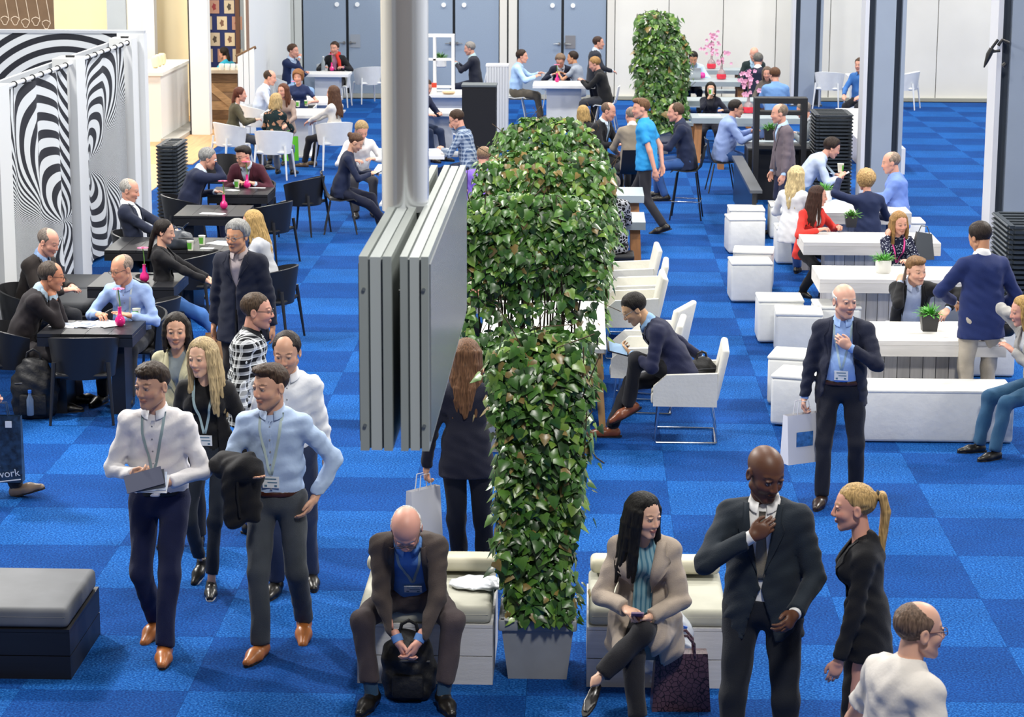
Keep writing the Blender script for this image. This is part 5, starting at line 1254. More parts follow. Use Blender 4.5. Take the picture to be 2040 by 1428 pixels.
for px, py, fc, lb in ((729, 208, 30, 'empty white moulded armchair left of the chrome pipe by the doors'), (655, 200, 0, 'empty white moulded armchair in front of the far table with red scarf person'), (1648, 213, -20, 'empty white moulded armchair by the far steel column'), (1800, 212, 70, 'empty white moulded armchair right of the near steel column')):
    x, y = at(px, py, 0); place('tubw', TUBW, lb, (x, y+.1, 0), fc*D2R, GW)
# --- centre back
person('person in a dark suit sitting beside the white shelf', (931, 97), id='P36', H=1.80, face=84, seat=.48, lean=6, hd=(0, 14, 0), top=('jacket', '#1e2230', '#9fb8bf'), tie='#28303a', pants='#1b2236', hair='short', hc='#8a8682', skin=PINK, L=(-.05, .40, .98), R=(.05, .40, .98), Lh='grip')
person('person with glasses in a blue striped shirt eating at the white table', (906, 238), id='P37', H=1.80, face=74, seat=.48, lean=12, hd=(8, 28, 0), top=('shirt', '#41577c', None), pat=('plaid', '#aebccd'), hem=-.1, pants='#22304e', hair='short', hc='#3d2c20', skin=PINK, glasses='#2a2420', L=(-.08, .40, .84), R=(.10, .30, 1.16), Rh='fist')
person('person in a navy sleeve mostly hidden behind the chrome pipe', (845, 175), id='P37b', H=1.78, face=-130, seat=.46, lean=14, hd=(0, 20, 0), top=('sweater', '#1c2440'), pants='#22304e', hair='short', hc='#3d2c20', skin=PINK, L=(-.1, .45, .8), R=(.2, .45, .8))
person('person in a purple shirt sitting with the back to the camera', (962, 312), id='P38', H=1.80, face=-14, seat=.47, lean=10, hd=(-10, 12, 0), top=('tee', '#7a5fc0'), pants='#23252b', hair='crop', hc='#8a7058', skin=PINK, L=(-.26, .26, .80), R=(.2, .36, .80), lan='#2f5fc0', wd=1.06)
person('person in a light blue shirt facing right at the white bar table', (1036, 112), id='P39', H=1.78, face=-92, seat=.46, lean=6, hd=(0, 4, 0), top=('shirt', '#a8c8ec'), pants='#5a544a', hair='short', hc='#33241c', skin=PINK, R=(.12, .40, .88), L=(-.1, .46, .92), loose=.01)
person('person with glasses in a navy jacket bent over the white bar table', (1112, 120), id='P40', H=1.74, face=176, seat=.44, lean=28, hd=(-8, 36, 0), top=('jacket', '#161c30', '#c6d0e0'), pants='#23252b', hair='thick', hc='#7a6654', skin=PINK, glasses='#3a3a3e', R=(.16, .40, .84), L=(-.2, .40, .84))
person('person in a grey polo behind the navy jacket', (1136, 114), id='P41', H=1.72, face=70, seat=.43, lean=8, hd=(8, 6, 0), top=('tee', '#8f98a6'), pants='#23252b', hair='short', hc='#2a1e18', skin=TAN, L=(-.1, .4, .88), R=(.1, .4, .88))
person('person in a dark suit standing at the back by the white wall', (1188, 84), id='P42', H=1.72, face=-72, hd=(-14, 2, 0), top=('jacket', '#1e2330', '#c0ccdc'), pants='#1b1d26', hair='crew', hc='#3a2820', skin=PINK, R=(.22, .30, 1.06), L=(-.24, .08, .84))
person('person in a black sweater facing left at the bar table', (1180, 126), id='P43', H=1.78, face=84, seat=.46, lean=14, hd=(0, 22, 0), top=('sweater', '#141519'), pants='#31343c', hair='short', hc='#a07a4a', skin=PINK, L=(-.06, .46, .92), R=(.1, .44, .90), Lh='hold', collar=True, ccol='#2a2c32')
person('person in a black top just above the ivy seen from behind', (1157, 224), id='P44', fem=True, H=1.64, face=30, seat=.40, lean=10, hd=(10, 6, 0), top=('sweater', '#1c1c20'), pants='#23252b', hair='bob', hc='#b3935c', skin=PINK, collar=False)
person('person in a black suit looking down to the right', (1209, 220), id='P45', H=1.82, face=-118, seat=.48, lean=12, hd=(16, 16, 0), top=('jacket', '#1a1c22', '#c6d6e6'), tie='#8fa6b8', pants='#1a1c22', hair='crop', hc='#6a5648', skin=PINK, R=(.1, .42, .8), L=(-.1, .4, .8), wd=1.05)
person('person in a beige blazer seen from behind next to the bright blue polo', (1254, 228), id='P46', H=1.76, face=12, seat=.50, lean=8, hd=(10, 12, 0), top=('jacket', '#8f8576', '#dcdcdc'), pants='#23252b', hair='crop', hc='#8a7c70', skin=PINK)
person('person in a bright blue polo shirt with hands behind the back', (1273, 214), id='P47', H=1.86, face=72, hd=(26, 4, 0), top=('tee', '#2f9ada'), pants='#2b2b31', hair='quiff', hc='#6a4c34', skin=PINK, R=(.06, -.20, .90), L=(-.20, -.20, .78), Rp=(.6, -.8, .1), Lp=(-.6, -.8, .1), hem=-.08, LF=(-.12, -.28, .12), LFt=18, RF=(.1, .26), collar=True, ccol='#2f9ada', loose=.008)
person('person in a navy suit facing left on a tall black stool', (1342, 221), id='P48', H=1.80, face=84, seat=.70, lean=10, hd=(6, 6, 0), top=('jacket', '#1a2440', '#2a3450'), pants='#31538c', hair='receding', hc='#5a4636', skin=PINK, L=(-.06, .46, 1.02), R=(.1, .46, 1.02), RF=(.1, .42, .36), LF=(-.1, .30, .34), nocuff=True)
person('person in a black and white patterned blouse seen from behind', (1216, 368), id='P49', fem=True, H=1.70, face=10, seat=.46, lean=4, hd=(4, 8, 0), top=('shirt', '#17181c', None), pat=('cells', '#b9bcc4'), hem=-.1, pants='#1c1c20', hair='thick', hc='#77706a', skin=PINK, wd=1.12, collar=False)
person('person in a dark suit bent over the white table behind the ivy', (938, 522), id='P50', H=1.80, face=-66, seat=.45, lean=34, hd=(0, 30, 0), top=('jacket', '#1b2130', '#8fa6b8'), pants='#1b1c22', hair='crew', hc='#4a3a2e', skin=PINK, R=(.1, .44, .8), L=(-.1, .44, .8))
# --- right back: grey tables
person('person in a black suit beside the distant ivy', (1356, 99), id='P51', H=1.74, face=176, seat=.44, lean=10, hd=(-10, 16, 0), skin='#5f3d2a', top=('jacket', '#1a1a1e', '#dcdcdc'), pants='#1a1a1e', hair='crew', hc='#14100d', L=(-.1, .4, .8))
person('person in a pale blue shirt working at a laptop', (1377, 113), id='P52', H=1.74, face=178, seat=.42, lean=20, hd=(0, 34, 0), top=('jacket', '#b9cfe8', '#6f8499'), pants='#23252b', hair='short', hc='#1b1512', skin='#c08f70', R=(.16, .42, .8), L=(-.16, .42, .8), nolapel=True)
person('person in a dark green jacket facing the camera at the back table', (1498, 104), id='P53', H=1.80, face=178, seat=.46, lean=12, hd=(0, 26, 0), top=('jacket', '#1c2c2e', '#9fbfd8'), pants='#23252b', hair='fringe', hc='#dcdcd8', skin=PINK)
person('person in a navy suit seen from behind at the back table', (1506, 116), id='P54', H=1.82, face=-4, seat=.46, lean=10, hd=(6, 14, 0), top=('jacket', '#1a2036', '#e4e6ea'), pants='#1a2036', hair='short', hc='#66645f', skin=PINK, wd=1.08)
person('person in a taupe top facing the camera behind the denim shirt', (1524, 142), id='P55', fem=True, H=1.64, face=172, seat=.42, lean=8, hd=(0, 14, 0), top=('sweater', '#5c5450'), pants='#23252b', hair='bob', hc='#6a5a4e', skin=PINK, collar=False)
person('person in a denim blue shirt sitting with the back to the camera', (1539, 146), id='P56', H=1.80, face=8, seat=.46, lean=8, hd=(20, 16, 0), top=('shirt', '#6d96cc'), pants='#8fa8d0', hem=-.12, hair='short', hc='#5a3c28', skin=PINK, wd=1.06, loose=.012)
person('person in a navy jacket drinking from a paper cup', (1412, 174), id='P57', fem=True, H=1.60, face=178, seat=.42, lean=6, hd=(0, 10, 0), top=('jacket', '#171a2a', '#23252f'), pants='#171a2a', hair='bob', hc='#14110f', skin='#d2a387', R=(.02, .22, 1.02), Rh='hold', Rp=(.6, .3, -.9), L=(-.2, .36, .8))
person('person with glasses in a lilac blue shirt sitting on a black chair', (1463, 213), id='P58', H=1.80, face=-86, seat=.48, lean=12, hd=(0, 8, 0), top=('shirt', '#8ea4d6'), hem=-.10, pants='#2d4f86', hair='short', hc='#26201d', skin=PINK, glasses='#26282c', R=(.1, .46, .86), L=(-.1, .48, .92), shoe=('lace', '#7a3d26'), RF=(.1, .30), LF=(-.1, .36), loose=.014, belly=.04, wd=1.08)
person('person in a brown tweed blazer standing facing left', (1549, 222), id='P59', H=1.78, face=104, hd=(-14, 6, 0), top=('jacket', '#6a6068', '#a9c6ea'), pants='#232a4a', hair='crop', hc='#7a6a5c', skin=PINK, L=(-.24, .10, .82), R=(.22, .1, .84), beard=.2)
person('person in a grey suit leaning over the black table', (1597, 216), id='P60', H=1.80, face=78, seat=.50, lean=26, hd=(0, 22, 0), top=('jacket', '#7f8890', '#d0d4da'), pants='#4a4e55', hair='short', hc='#8a8078', skin=PINK, L=(-.1, .5, .86), R=(.1, .5, .86))
person('person in a pale blue shirt bending over a phone', (1655, 290), id='P61', H=1.78, face=-86, seat=.46, lean=34, hd=(0, 24, 0), top=('shirt', '#bccbe6'), pants='#3d608f', hair='thick', hc='#2a1e18', skin=PINK, R=(.05, .52, .72), L=(-.07, .52, .74), Rh='hold', Lh='hold', lan='#9ab0c4', loose=.012)
person('person in a white blazer sitting with the back to the camera', (1585, 347), id='P62', fem=True, H=1.72, face=-28, seat=.46, lean=4, hd=(-10, 6, 0), top=('jacket', '#d9dce0', '#d9dce0'), pants='#2d4f86', hair='longwavy', hc='#c4b184', skin=PINK, R=(.16, .36, .78), L=(-.16, .36, .78), nocuff=True)
person('person in a red blazer holding a cup at the plank table', (1628, 386), id='P63', fem=True, H=1.64, face=-140, seat=.42, lean=10, hd=(48, 6, 0), top=('jacket', '#d93a33', '#d8d8d8'), pants='#17181d', hair='long', hc='#3b241c', skin=PINK, R=(.14, .34, .80), L=(-.20, .32, .80), Rh='hold', Lh='grip', lan='#c6ccd6', lanz=.08, RF=(.16, .12), LF=(.0, .30), nocuff=True)
person('person in a navy jacket seen from behind raising a paper cup', (1722, 354), id='P64', fem=True, H=1.70, face=14, seat=.46, lean=6, hd=(14, 4, 0), top=('jacket', '#1a2648', '#1a2648'), pants='#1a2648', hair='curly', hc='#b09162', skin=PINK, L=(-.30, .18, 1.26), Lp=(-.9, -.4, -.3), Lh='hold', R=(.16, .36, .78), nocuff=True, wd=1.06)
person('person in a blue shirt facing left on a white pouf', (1772, 318), id='P65', H=1.82, face=76, seat=.46, lean=4, hd=(10, 10, 0), top=('shirt', '#6f8bd0'), hem=-.1, pants='#33415e', hair='crop', hc='#8a7a6c', skin=PINK, L=(-.06, .36, .86), R=(.1, .4, .84), loose=.012, wd=1.06, belly=.03)
person('person in a polka dot blouse talking on the phone', (1790, 438), id='P66', fem=True, H=1.64, face=186, seat=.42, lean=8, hd=(14, 14, 6), top=('shirt', '#181c34', None), pat=('dots', '#c6ccdc'), pants='#23252b', hair='longwavy', hc='#9a7648', skin=PINK, R=(.12, .16, 1.03), Rp=(.25, .5, -1), Rh='grip', L=(-.06, .36, .78), lan='#e0509a', lanz=.02, collar=False)
person('person in a black suit talking on the phone at the table', (1824, 532), id='P67', H=1.74, face=180, seat=.43, lean=22, hd=(26, 10, 6), top=('jacket', '#17181c', '#bccbe8'), pants='#17181c', hair='quiff', hc='#7a5a3a', skin='#d9a890', R=(.13, .26, 1.03), Rp=(.25, .5, -1), Rh='grip', Rdir=(0, -.2, .4), L=(-.30, .38, .80), Lp=(-.9, -.3, .3), open=[(-.5, .14), (-.1, .10), (.1, .08), (.33, .07)])
person('person in a bright navy suit standing with the back to the camera', (1950, 466), id='P68', H=1.80, face=18, hd=(16, 26, 0), top=('jacket', '#1d2c5e', '#dcdcdc'), pants='#b3aa9c', hair='short', hc='#2a201b', skin=TAN, L=(-.14, .26, 1.06), Lp=(-1, -.1, -.2), R=(.20, .16, .98), hem=-.16, wd=1.10)
person('person in a grey jacket at the right edge resting the head on one hand', (2036, 612), id='P69', fem=True, H=1.72, face=112, seat=.46, lean=14, hd=(-10, 10, 0), top=('jacket', '#9b9a98', '#c9ccd0'), pants='#2b5272', hair='bob', hc='#a8874e', skin=PINK, L=(-.06, .34, .90), R=(.10, .22, 1.16), Rh='hold', nocuff=True)
person('person in a dark jacket walking right at the left frame edge', (-52, 590), id='P16', H=1.82, face=-94, hd=(0, 4, 0), top=('coat', '#1c2233', '#8fa6b8'), pants='#2b2b30', hair='short', hc='#3a2a20', skin=PINK, RF=(.10, .40), RFt=-18, LF=(-.10, -.32, .14), LFt=24, shoe=('lace', '#7b6a5c'), hem=-.18, R=(.28, .26, .86), Rh='grip')
person('person in blue far behind the near steel column', (1708, 124), id='P70', H=1.74, face=150, seat=.46, lean=4, top=('sweater', '#3a6fb4'), pants='#23252b', hair='short', hc='#4a3424', skin=PINK, group='people in the hall')
SW, SB = shell_chair('#e4e6e4', .46, '#c9ccd0', .6), shell_chair('#17181c', .46)
for pid, key, mk_, lb, bk in (('P39', 'shw', SW, 'white shell chair under the person in light blue at the bar table', 0), ('P43', 'shw', SW, 'white shell chair under the person in the black sweater', 0), ('P36', 'shw', SW, 'white shell chair under the person beside the white shelf', 0),
                              ('P58', 'shb', SB, 'black perforated shell chair under the person in lilac blue', 0), ('P46', 'shb', SB, 'black shell chair under the person in beige', 0), ('P37', 'shb', SB, 'black shell chair under the person in the striped shirt', 0), ('P25', 'shb', SB, 'black shell chair under the person in navy with a tablet', 0)):
    seat_for(pid, mk_, key, lb, 'shell chairs', bk)
x, y = at(1098, 222); place('shw', SW, 'empty white shell chair with its back to the camera at the bar table', (x, y, 0), 0, 'shell chairs')
seat_for('P48', shell_chair('#17181c', .69, '#17181c'), 'stool', 'tall black bar stool under the person in navy', 'bar stools')
GA = 'white sled base armchairs'
seat_for('P15', sled_chair, 'sled', 'white armchair on chrome sled legs under the person with the tablet', GA, .03, -8)
for x, y, fc, lb in ((.58, 20.55, 84, 'empty white armchair behind the person with the tablet, nearest one'), (.66, 21.35, 70, 'empty white armchair angled beside the first white centre table'), (.50, 22.95, 92, 'empty white armchair at the near end of the second centre table'), (.55, 23.75, 88, 'empty white armchair midway along the second centre table'), (.50, 24.75, 92, 'empty white armchair at the far end of the second centre table'),
                     (-1.25, 20.3, -90, 'empty white armchair left of the first centre table with a blue bag'), (-1.30, 23.6, -84, 'empty white armchair left of the second centre table')):
    place('sled', sled_chair, lb, (x, y, 0), fc*D2R, GA)
seat_for('P50', sled_chair, 'sled', 'white armchair under the person in a dark suit behind the ivy', GA, .03)
t = thing('black_stool', 'low black block stool under the person in the patterned blouse', 'stool', (*PEOPLE['P49']['loc'], 0)); MB().rbox(0, 0, .2, .5, .42, .40, .02, 2).build('block', BLK, t); MB().rbox(0, 0, .43, .5, .42, .06, .02, 2).build('pad', mat('black_vinyl', '#1d1e22', .5), t)
# ------------------------------------------------------------------ more furniture at the back
def box_thing(nm, label, cat, x0, x1, y0, y1, h, m, mt=None, doors=0):
    t = thing(nm, label, cat, ((x0+x1)/2, (y0+y1)/2, 0)); w, d = x1-x0, y1-y0
    MB().b2(-w/2, w/2, -d/2, d/2, 0, h-.03).build('body', m, t); MB().b2(-w/2-.01, w/2+.01, -d/2-.01, d/2+.01, h-.03, h).build('top', mt or m, t)
    for i in range(doors): MB().b2(-w/2+w*i/doors+.01, -w/2+w*(i+1)/doors-.01, -d/2-.012, -d/2, .06, h-.06).build('door', m, t)
    return t
WLAM = mat('white_laminate', '#e9eaea', .35)
x, y = at(965, 300); box_thing('speaker_cabinet', 'tall black cabinet beside the grey ribbed one near the ivy', 'cabinet', x-.30, x+.26, 38.2, 38.7, 1.35, mat('black_speaker_cloth', '#17181d', .8, var=.2, vscale=200), mat('cabinet_top_grey', '#5d6468', .6), 1)
t = box_thing('ribbed_cabinet', 'tall white ribbed cabinet behind the black one', 'cabinet', aty(965, 200, 41.5)[0], aty(1008, 200, 41.5)[0], 41.5, 41.9, 1.42, mat('ribbed_white', '#d3d6d9', .5), WLAM)
w_ = aty(1008, 200, 41.5)[0]-aty(965, 200, 41.5)[0]
for i in range(8): MB().b2(-w_/2+w_*i/8+.004, -w_/2+w_*(i+1)/8-.012, -.215, -.2, .02, 1.38).build('rib', mat('ribbed_white', '#d3d6d9', .5), t)
white_table('white bar table with a gerbera at the centre back', -.95, .25, 44.6, 45.7, .78, group='white tables at the back')
white_table('white table below the white shelf left of the cabinets', -3.2, -1.75, 42.8, 43.9, .76, group='white tables at the back')
white_table('white table in front of the person in the striped shirt, back one', -3.2, -1.95, 39.4, 40.3, .76, group='white tables at the back')
white_table('white table with trays beside the person in the striped shirt', -3.1, -1.98, 33.3, 34.2, .76, group='white tables at the back')
white_table('white table partly hidden by the pipe beside the white shirt', -2.85, -2.2, 31.6, 32.3, .76, group='white tables at the back')
white_table('white table with cups in front of the floral blouse', -5.45, -4.45, 39.1, 40.3, .74, group='white tables at the back')
white_table('white table with a gerbera in front of the navy short sleeved top', -5.25, -4.4, 41.2, 42.4, .76, group='white tables at the back')
white_table('white table by the grey doors with the red scarf person', -5.6, -4.7, 46.6, 47.4, .80, group='white tables at the back')
white_table('small white table behind the near steel column', aty(1686, 150, 47.)[0], aty(1725, 150, 47.)[0], 47., 47.6, .8, group='white tables at the back')
t = thing('white_counter', 'long white low counter right of the near steel column', 'counter', (4.95, 39.5, 0)); MB().b2(-.32, .3, -1.9, 3., .0, .42).build('body', WLAM, t); MB().b2(-.35, .45, 1.9, 2.7, .42, .62).build('raised_box', WLAM, t)
for i, yy in enumerate((-.6, -.2, .6)): MB().b2(.02, .28, yy, yy+.05, .421, .424).build('slot', mat('slot_grey', '#a9acb0', .6), t)
GG = 'grey communal tables at the back'
grey_table('grey communal table with red vase nearest of the back group', 1.85, 4.35, 38.9, 39.7, group=GG); grey_table('grey communal table behind the person drinking from a cup', 1.75, 3.35, 41.9, 42.7, group=GG); grey_table('grey communal table with the laptop and a blossom vase', 1.8, 3.25, 45.9, 46.9, group=GG); grey_table('farthest grey communal table with the tall blossom vase', 1.9, 3.4, 48.7, 49.4, group=GG)
for x0, x1, y0, lb in ((2.2, 4.3, 38.2, 'grey bench in front of the nearest back table'), (1.85, 3.4, 41.2, 'grey bench in front of the second back table'), (1.9, 3.3, 44.6, 'grey bench in front of the laptop table'), (1.9, 3.3, 47.5, 'grey bench behind the laptop table')):
    t = thing('grey_bench', lb, 'bench', ((x0+x1)/2, y0, 0), 0, 'grey benches'); w_ = x1-x0; MB().b2(-w_/2, w_/2, -.17, .17, .40, .46).build('seat_board', GREYT, t)
    for s_ in (-1, 1): MB().b2(s_*(w_/2-.05), s_*(w_/2-.15), -.13, .13, 0, .40).build('leg', OAK, t)
# black open shelf and black table in the middle right
def shelf_frame(label, x0, x1, y0, d, z0, z1, shelves, m, th):
    t = thing('shelf_frame', label, 'shelf', ((x0+x1)/2, y0, 0), 0); w = x1-x0
    for s_ in (-1, 1): MB().b2(s_*w/2, s_*(w/2-th), 0, d, z0, z1).build('upright', m, t)
    MB().b2(-w/2+th, w/2-th, 0, d, z1-th, z1).build('top_board', m, t)
    for z in shelves: MB().b2(-w/2+th, w/2-th, 0, d, z, z+th*.6).build('shelf_board', m, t)
    return t
BW = mat('black_wood', '#15161a', .5)
xa, za = aty(1500, 192, 34.1); xb, zb2 = aty(1606, 192, 34.1)
shelf_frame('black open shelf frame standing on the black table', xa, xb, 34.1, .30, .0, za, [.80, 1.30], BW, .08)
t = box_thing('black_table_block', 'black block table below the open shelf frame', 'table', xa-.05, xb+.25, 34.45, 35.3, .77, BW, mat('dark_top', '#3d4147', .4))
t = thing('low_partition', 'low black partition running beside the white poufs', 'partition', (2.30, 32.5, 0)); MB().b2(-.03, .03, -1.9, 1.9, 0, .62).build('panel', mat('black_gloss', '#14161c', .3), t); MB().b2(-.06, .10, -1.95, 1.95, .62, .66).build('cap', mat('dark_cap', '#4a4e55', .4), t)
xw0, zw = aty(848, 70, 43.3); xw1, _ = aty(900, 70, 43.3)
t = shelf_frame('white open shelf frame on the white table behind the pipe', xw0-.3, xw1, 43.3, .25, .76, zw, [.84, 1.35], WLAM, .05); MB().b2(.0, .05, 0, .25, .76, zw-.05).build('upright', WLAM, t)
# stacks of folded chairs
def stack(label, x, y, w, d, n, dz, m, tilt, gl):
    me = MB()
    for s_ in (-1, 1): me.b2(s_*w/2, s_*(w/2-.05), -d/2, d/2, 0, dz*.62)
    for i in range(6): yy = -d/2+d*i/5; me.b2(-w/2+.05, w/2-.05, yy-.035, yy+.035, dz*.1, dz*.62)
    M = None
    for i in range(n):
        t = thing('folded_chair', label, 'folded chair', (x+tilt*i, y, dz*i), 0, gl)
        if M is None:
            M = [me.mesh('frame')]; M[0].materials.append(m); b = MB()
            for s_ in (-1, 1): b.tube((s_*(w/2+.012), -d/2+.04, dz*.4), (s_*(w/2+.012), d/2-.04, dz*.4), .012, n=6)
            M.append(b.mesh('side_rail')); M[1].materials.append(mat('rail_grey', '#525960', .4, .5))
        obj('frame', M[0], None, t); obj('side_rail', M[1], None, t)
SLATE = mat('slate_plastic', '#2b333b', .5, var=.1)
stack('folded dark chair in the stack at the end of the striped partition', aty(343, 400, 32.)[0], 32.0, .26, .9, 22, .05, SLATE, 0, 'chairs stacked by the striped partition')
stack('folded dark chair in the stack beside the near steel column', 3.68, 34.3, .52, .9, 26, .052, SLATE, 0, 'chairs stacked by the near steel column')
stack('folded dark chair in the stack at the right edge', aty(2022, 500, 23.9)[0]+.12, 24.2, .46, 1.0, 24, .052, SLATE, 0, 'chairs stacked at the right edge')

# ------------------------------------------------------------------ small things
def on(px, py, z): x, y = at(px, py, z); return (x, y, z)
PINKG, PINKP = mat('pink_glass', '#d81f7a', .12, spec=.7), mat('gerbera_petal', '#ff8fb4', .6); GREEN = mat('stem_green', '#5d8a3a', .6)
def mk_vase():
    t = thing('gerbera_vase', '', 'vase')
    MB().lathe([(.022, 0), (.042, .02), (.048, .045), (.04, .075), (.018, .10), (.015, .17), (.019, .175)], 0, 0, 16).build('vase', PINKG, t)
    MB().path([(0, 0, .1), (.004, 0, .22), (-.008, .0, .33)], .006, 6).build('stem', GREEN, t)
    mb = MB()
    for i in range(16):
        a = i*math.pi/8; c, s_ = math.cos(a), math.sin(a); mb.add([(-.008+.01*c, .01*s_, .335), (-.008+.045*c-.012*s_, .045*s_+.012*c, .345), (-.008+.06*c, .06*s_, .34), (-.008+.045*c+.012*s_, .045*s_-.012*c, .345)], [(0, 1, 2, 3)])
    mb.build('petals', PINKP, t); MB().lathe([(.014, .335), (.017, .342), (.010, .35)], -.008, 0, 10).build('flower_centre', mat('flower_centre', '#c4547e', .7), t)
    return t
for px, py, z, lb in ((239, 655, .75, 'pink glass vase with a gerbera beside the green cup on the front black table'), (287, 566, .75, 'pink glass vase with a gerbera behind the person in light blue'), (444, 420, .75, 'pink glass vase with a gerbera on the mid lounge table'), (490, 378, .75, 'pink glass vase with a gerbera in front of the burgundy blazer'),
                      (584, 203, .76, 'pink vase with a gerbera and bottles before the navy short sleeved top'), (1106, 163, .78, 'pink vase with a gerbera on the white bar table'), (657, 144, .80, 'pink vase on the white table by the red scarf')):
    place('vase', mk_vase, lb, on(px, py, z), 0, 'gerbera vases')
CUPW, CUPG = mat('paper_cup', '#e9ead9', .6), mat('cup_green', '#59a636', .6)
def mk_cup():
    t = thing('paper_cup', '', 'cup'); MB().lathe([(.028, 0), (.038, .10), (.040, .103), (.036, .10), (.027, .006)], 0, 0, 16).build('cup', CUPW, t); mb = MB()
    for i in range(8):
        a0, a1 = (150+i*16)*D2R, (166+i*16)*D2R; mb.add([(r*math.cos(a), r*math.sin(a), z) for a, r, z in ((a0, .0305, .015), (a1, .0305, .015), (a1, .0375, .085), (a0, .0375, .085))], [(0, 1, 2, 3)])
    mb.build('green_band', CUPG, t); return t
for px, py, z, lb in ((272, 642, .75, 'green and white paper cup on the front black table'), (378, 503, .75, 'paper cup left of the pair on the leaflet table'), (401, 492, .75, 'paper cup beside the leaflets on the black table'), (470, 378, .75, 'green paper cup in the hands of the burgundy person'), (1628, 447, .75, 'green and white paper cup held by the person in red'),
                      (590, 216, .74, 'white paper cup on the floral blouse table'), (607, 214, .74, 'green paper cup on the floral blouse table'), (1565, 284, .77, 'red and white paper cup under the black shelf frame')):
    place('cup', mk_cup, lb, on(px, py, z), .4, 'paper cups')
PAPER = mat('paper', '#e6e8ec', .7); PRINT = mat('printed_paper', '#b9c6dd', .7, var=.35, vscale=30)
def papers(label, px, py, z, rots, w=.21, d=.30, m2=None):
    t = thing('papers', label, 'papers', on(px, py, z), 0, 'papers and leaflets')
    for i, r in enumerate(rots):
        R = Matrix.Rotation(r*D2R, 3, 'Z'); mb = MB(); mb.box(.05*i-.03*len(rots)/2, .03*(i % 2), .002+.003*i, w, d, .003, R); mb.build('sheet', (m2 or PRINT) if i % 2 else PAPER, t)
papers('spread printed sheets under the writing hand of the person in light blue', 200, 652, .75, (20, -15, 40)); papers('stack of folded brochures at the left of the front table', 140, 656, .75, (80, 70, 95, 60), .16, .24)
papers('folded white leaflet on the mid lounge table', 424, 430, .75, (80,), .12, .30); papers('white leaflets beside the cups on the black table', 447, 489, .75, (60, 85)); papers('white napkin in front of the burgundy blazer', 463, 383, .75, (50,), .12, .16); papers('white leaflet at the right of the burgundy blazer table', 512, 378, .75, (85,), .06, .22)
papers('pink pack of tissues beside the paper cups', 414, 499, .75, (85,), .08, .14, None); papers('white sheets on the plank table behind the red blazer', 1665, 398, .75, (10, 40)); papers('notes on the black table under the shelf frame', 1545, 291, .77, (10,))
papers('tray of food in front of the person drinking', 1412, 227, .76, (0,), .36, .28, None); papers('tray on the white table by the striped shirt', 868, 300, .76, (5, 20), .36, .28)
# potted plants on the plank tables
def pot_plant(label, px, py, z, potc, leafc, sq=True, s_=1., seed=1):
    rr = random.Random(seed); t = thing('potted_plant', label, 'plant', on(px, py, z), 0, 'small potted plants'); m = mat('plant_pot', potc, .5)
    if sq:
        a, b, h = .055*s_, .07*s_, .13*s_; MB().add([(x*a, y*a, 0) for x, y in ((-1, -1), (1, -1), (1, 1), (-1, 1))]+[(x*b, y*b, h) for x, y in ((-1, -1), (1, -1), (1, 1), (-1, 1))], [(3, 2, 1, 0), (0, 1, 5, 4), (1, 2, 6, 5), (2, 3, 7, 6), (3, 0, 4, 7), (4, 5, 6, 7)]).build('pot', m, t)
    else: h = .13*s_; MB().lathe([(.065*s_, 0), (.078*s_, .02), (.078*s_, h), (.07*s_, h), (.07*s_, h-.02)], 0, 0, 18).build('pot', m, t)
    V_ = []; F_ = []
    for i in range(150):
        a = rr.uniform(0, 6.28); e = rr.uniform(.1, 1.5); L = rr.uniform(.06, .13)*s_; r0 = rr.uniform(0, .05)*s_; d = Vector((math.cos(a)*math.cos(e), math.sin(a)*math.cos(e), math.sin(e))); p = Vector((r0*math.cos(a), r0*math.sin(a), h-.01)); sd_ = d.cross(Vector((0, 0, 1)))*.011*s_
        k = len(V_); V_ += [p, p+d*L*.6+sd_, p+d*L-Vector((0, 0, .02*s_)), p+d*L*.6-sd_]; F_.append((k, k+1, k+2, k+3))
    o = obj('foliage', mk_mesh('foliage', V_, F_), mat('herb_leaf', leafc, .5, var=.25, vscale=20), t); o['kind'] = 'stuff'
pot_plant('small plant in a dark pot on the red blazer table', 1693, 447, .75, '#3c3f44', '#4f8a34', True, 1., 1); pot_plant('herbs in a round white pot on the middle plank table', 1758, 538, .75, '#d6d6d2', '#4f9a34', False, 1.05, 2); pot_plant('herbs in a dark square pot beside the camera bag', 1850, 652, .75, '#3b3a3c', '#4fa034', True, 1.15, 3); pot_plant('bushy plant on the plank table behind the person in red', 1641, 396, .75, '#d6d6d2', '#5a9a44', False, 1.1, 4)
pot_plant('small plant in a white bowl on the white shelf', 874, 135, .87, '#dfe1e2', '#4b7a34', False, 1.5, 5); pot_plant('green plant under the black shelf frame', 1530, 275, .77, '#3c3f44', '#5a9a44', True, 1.3, 6)
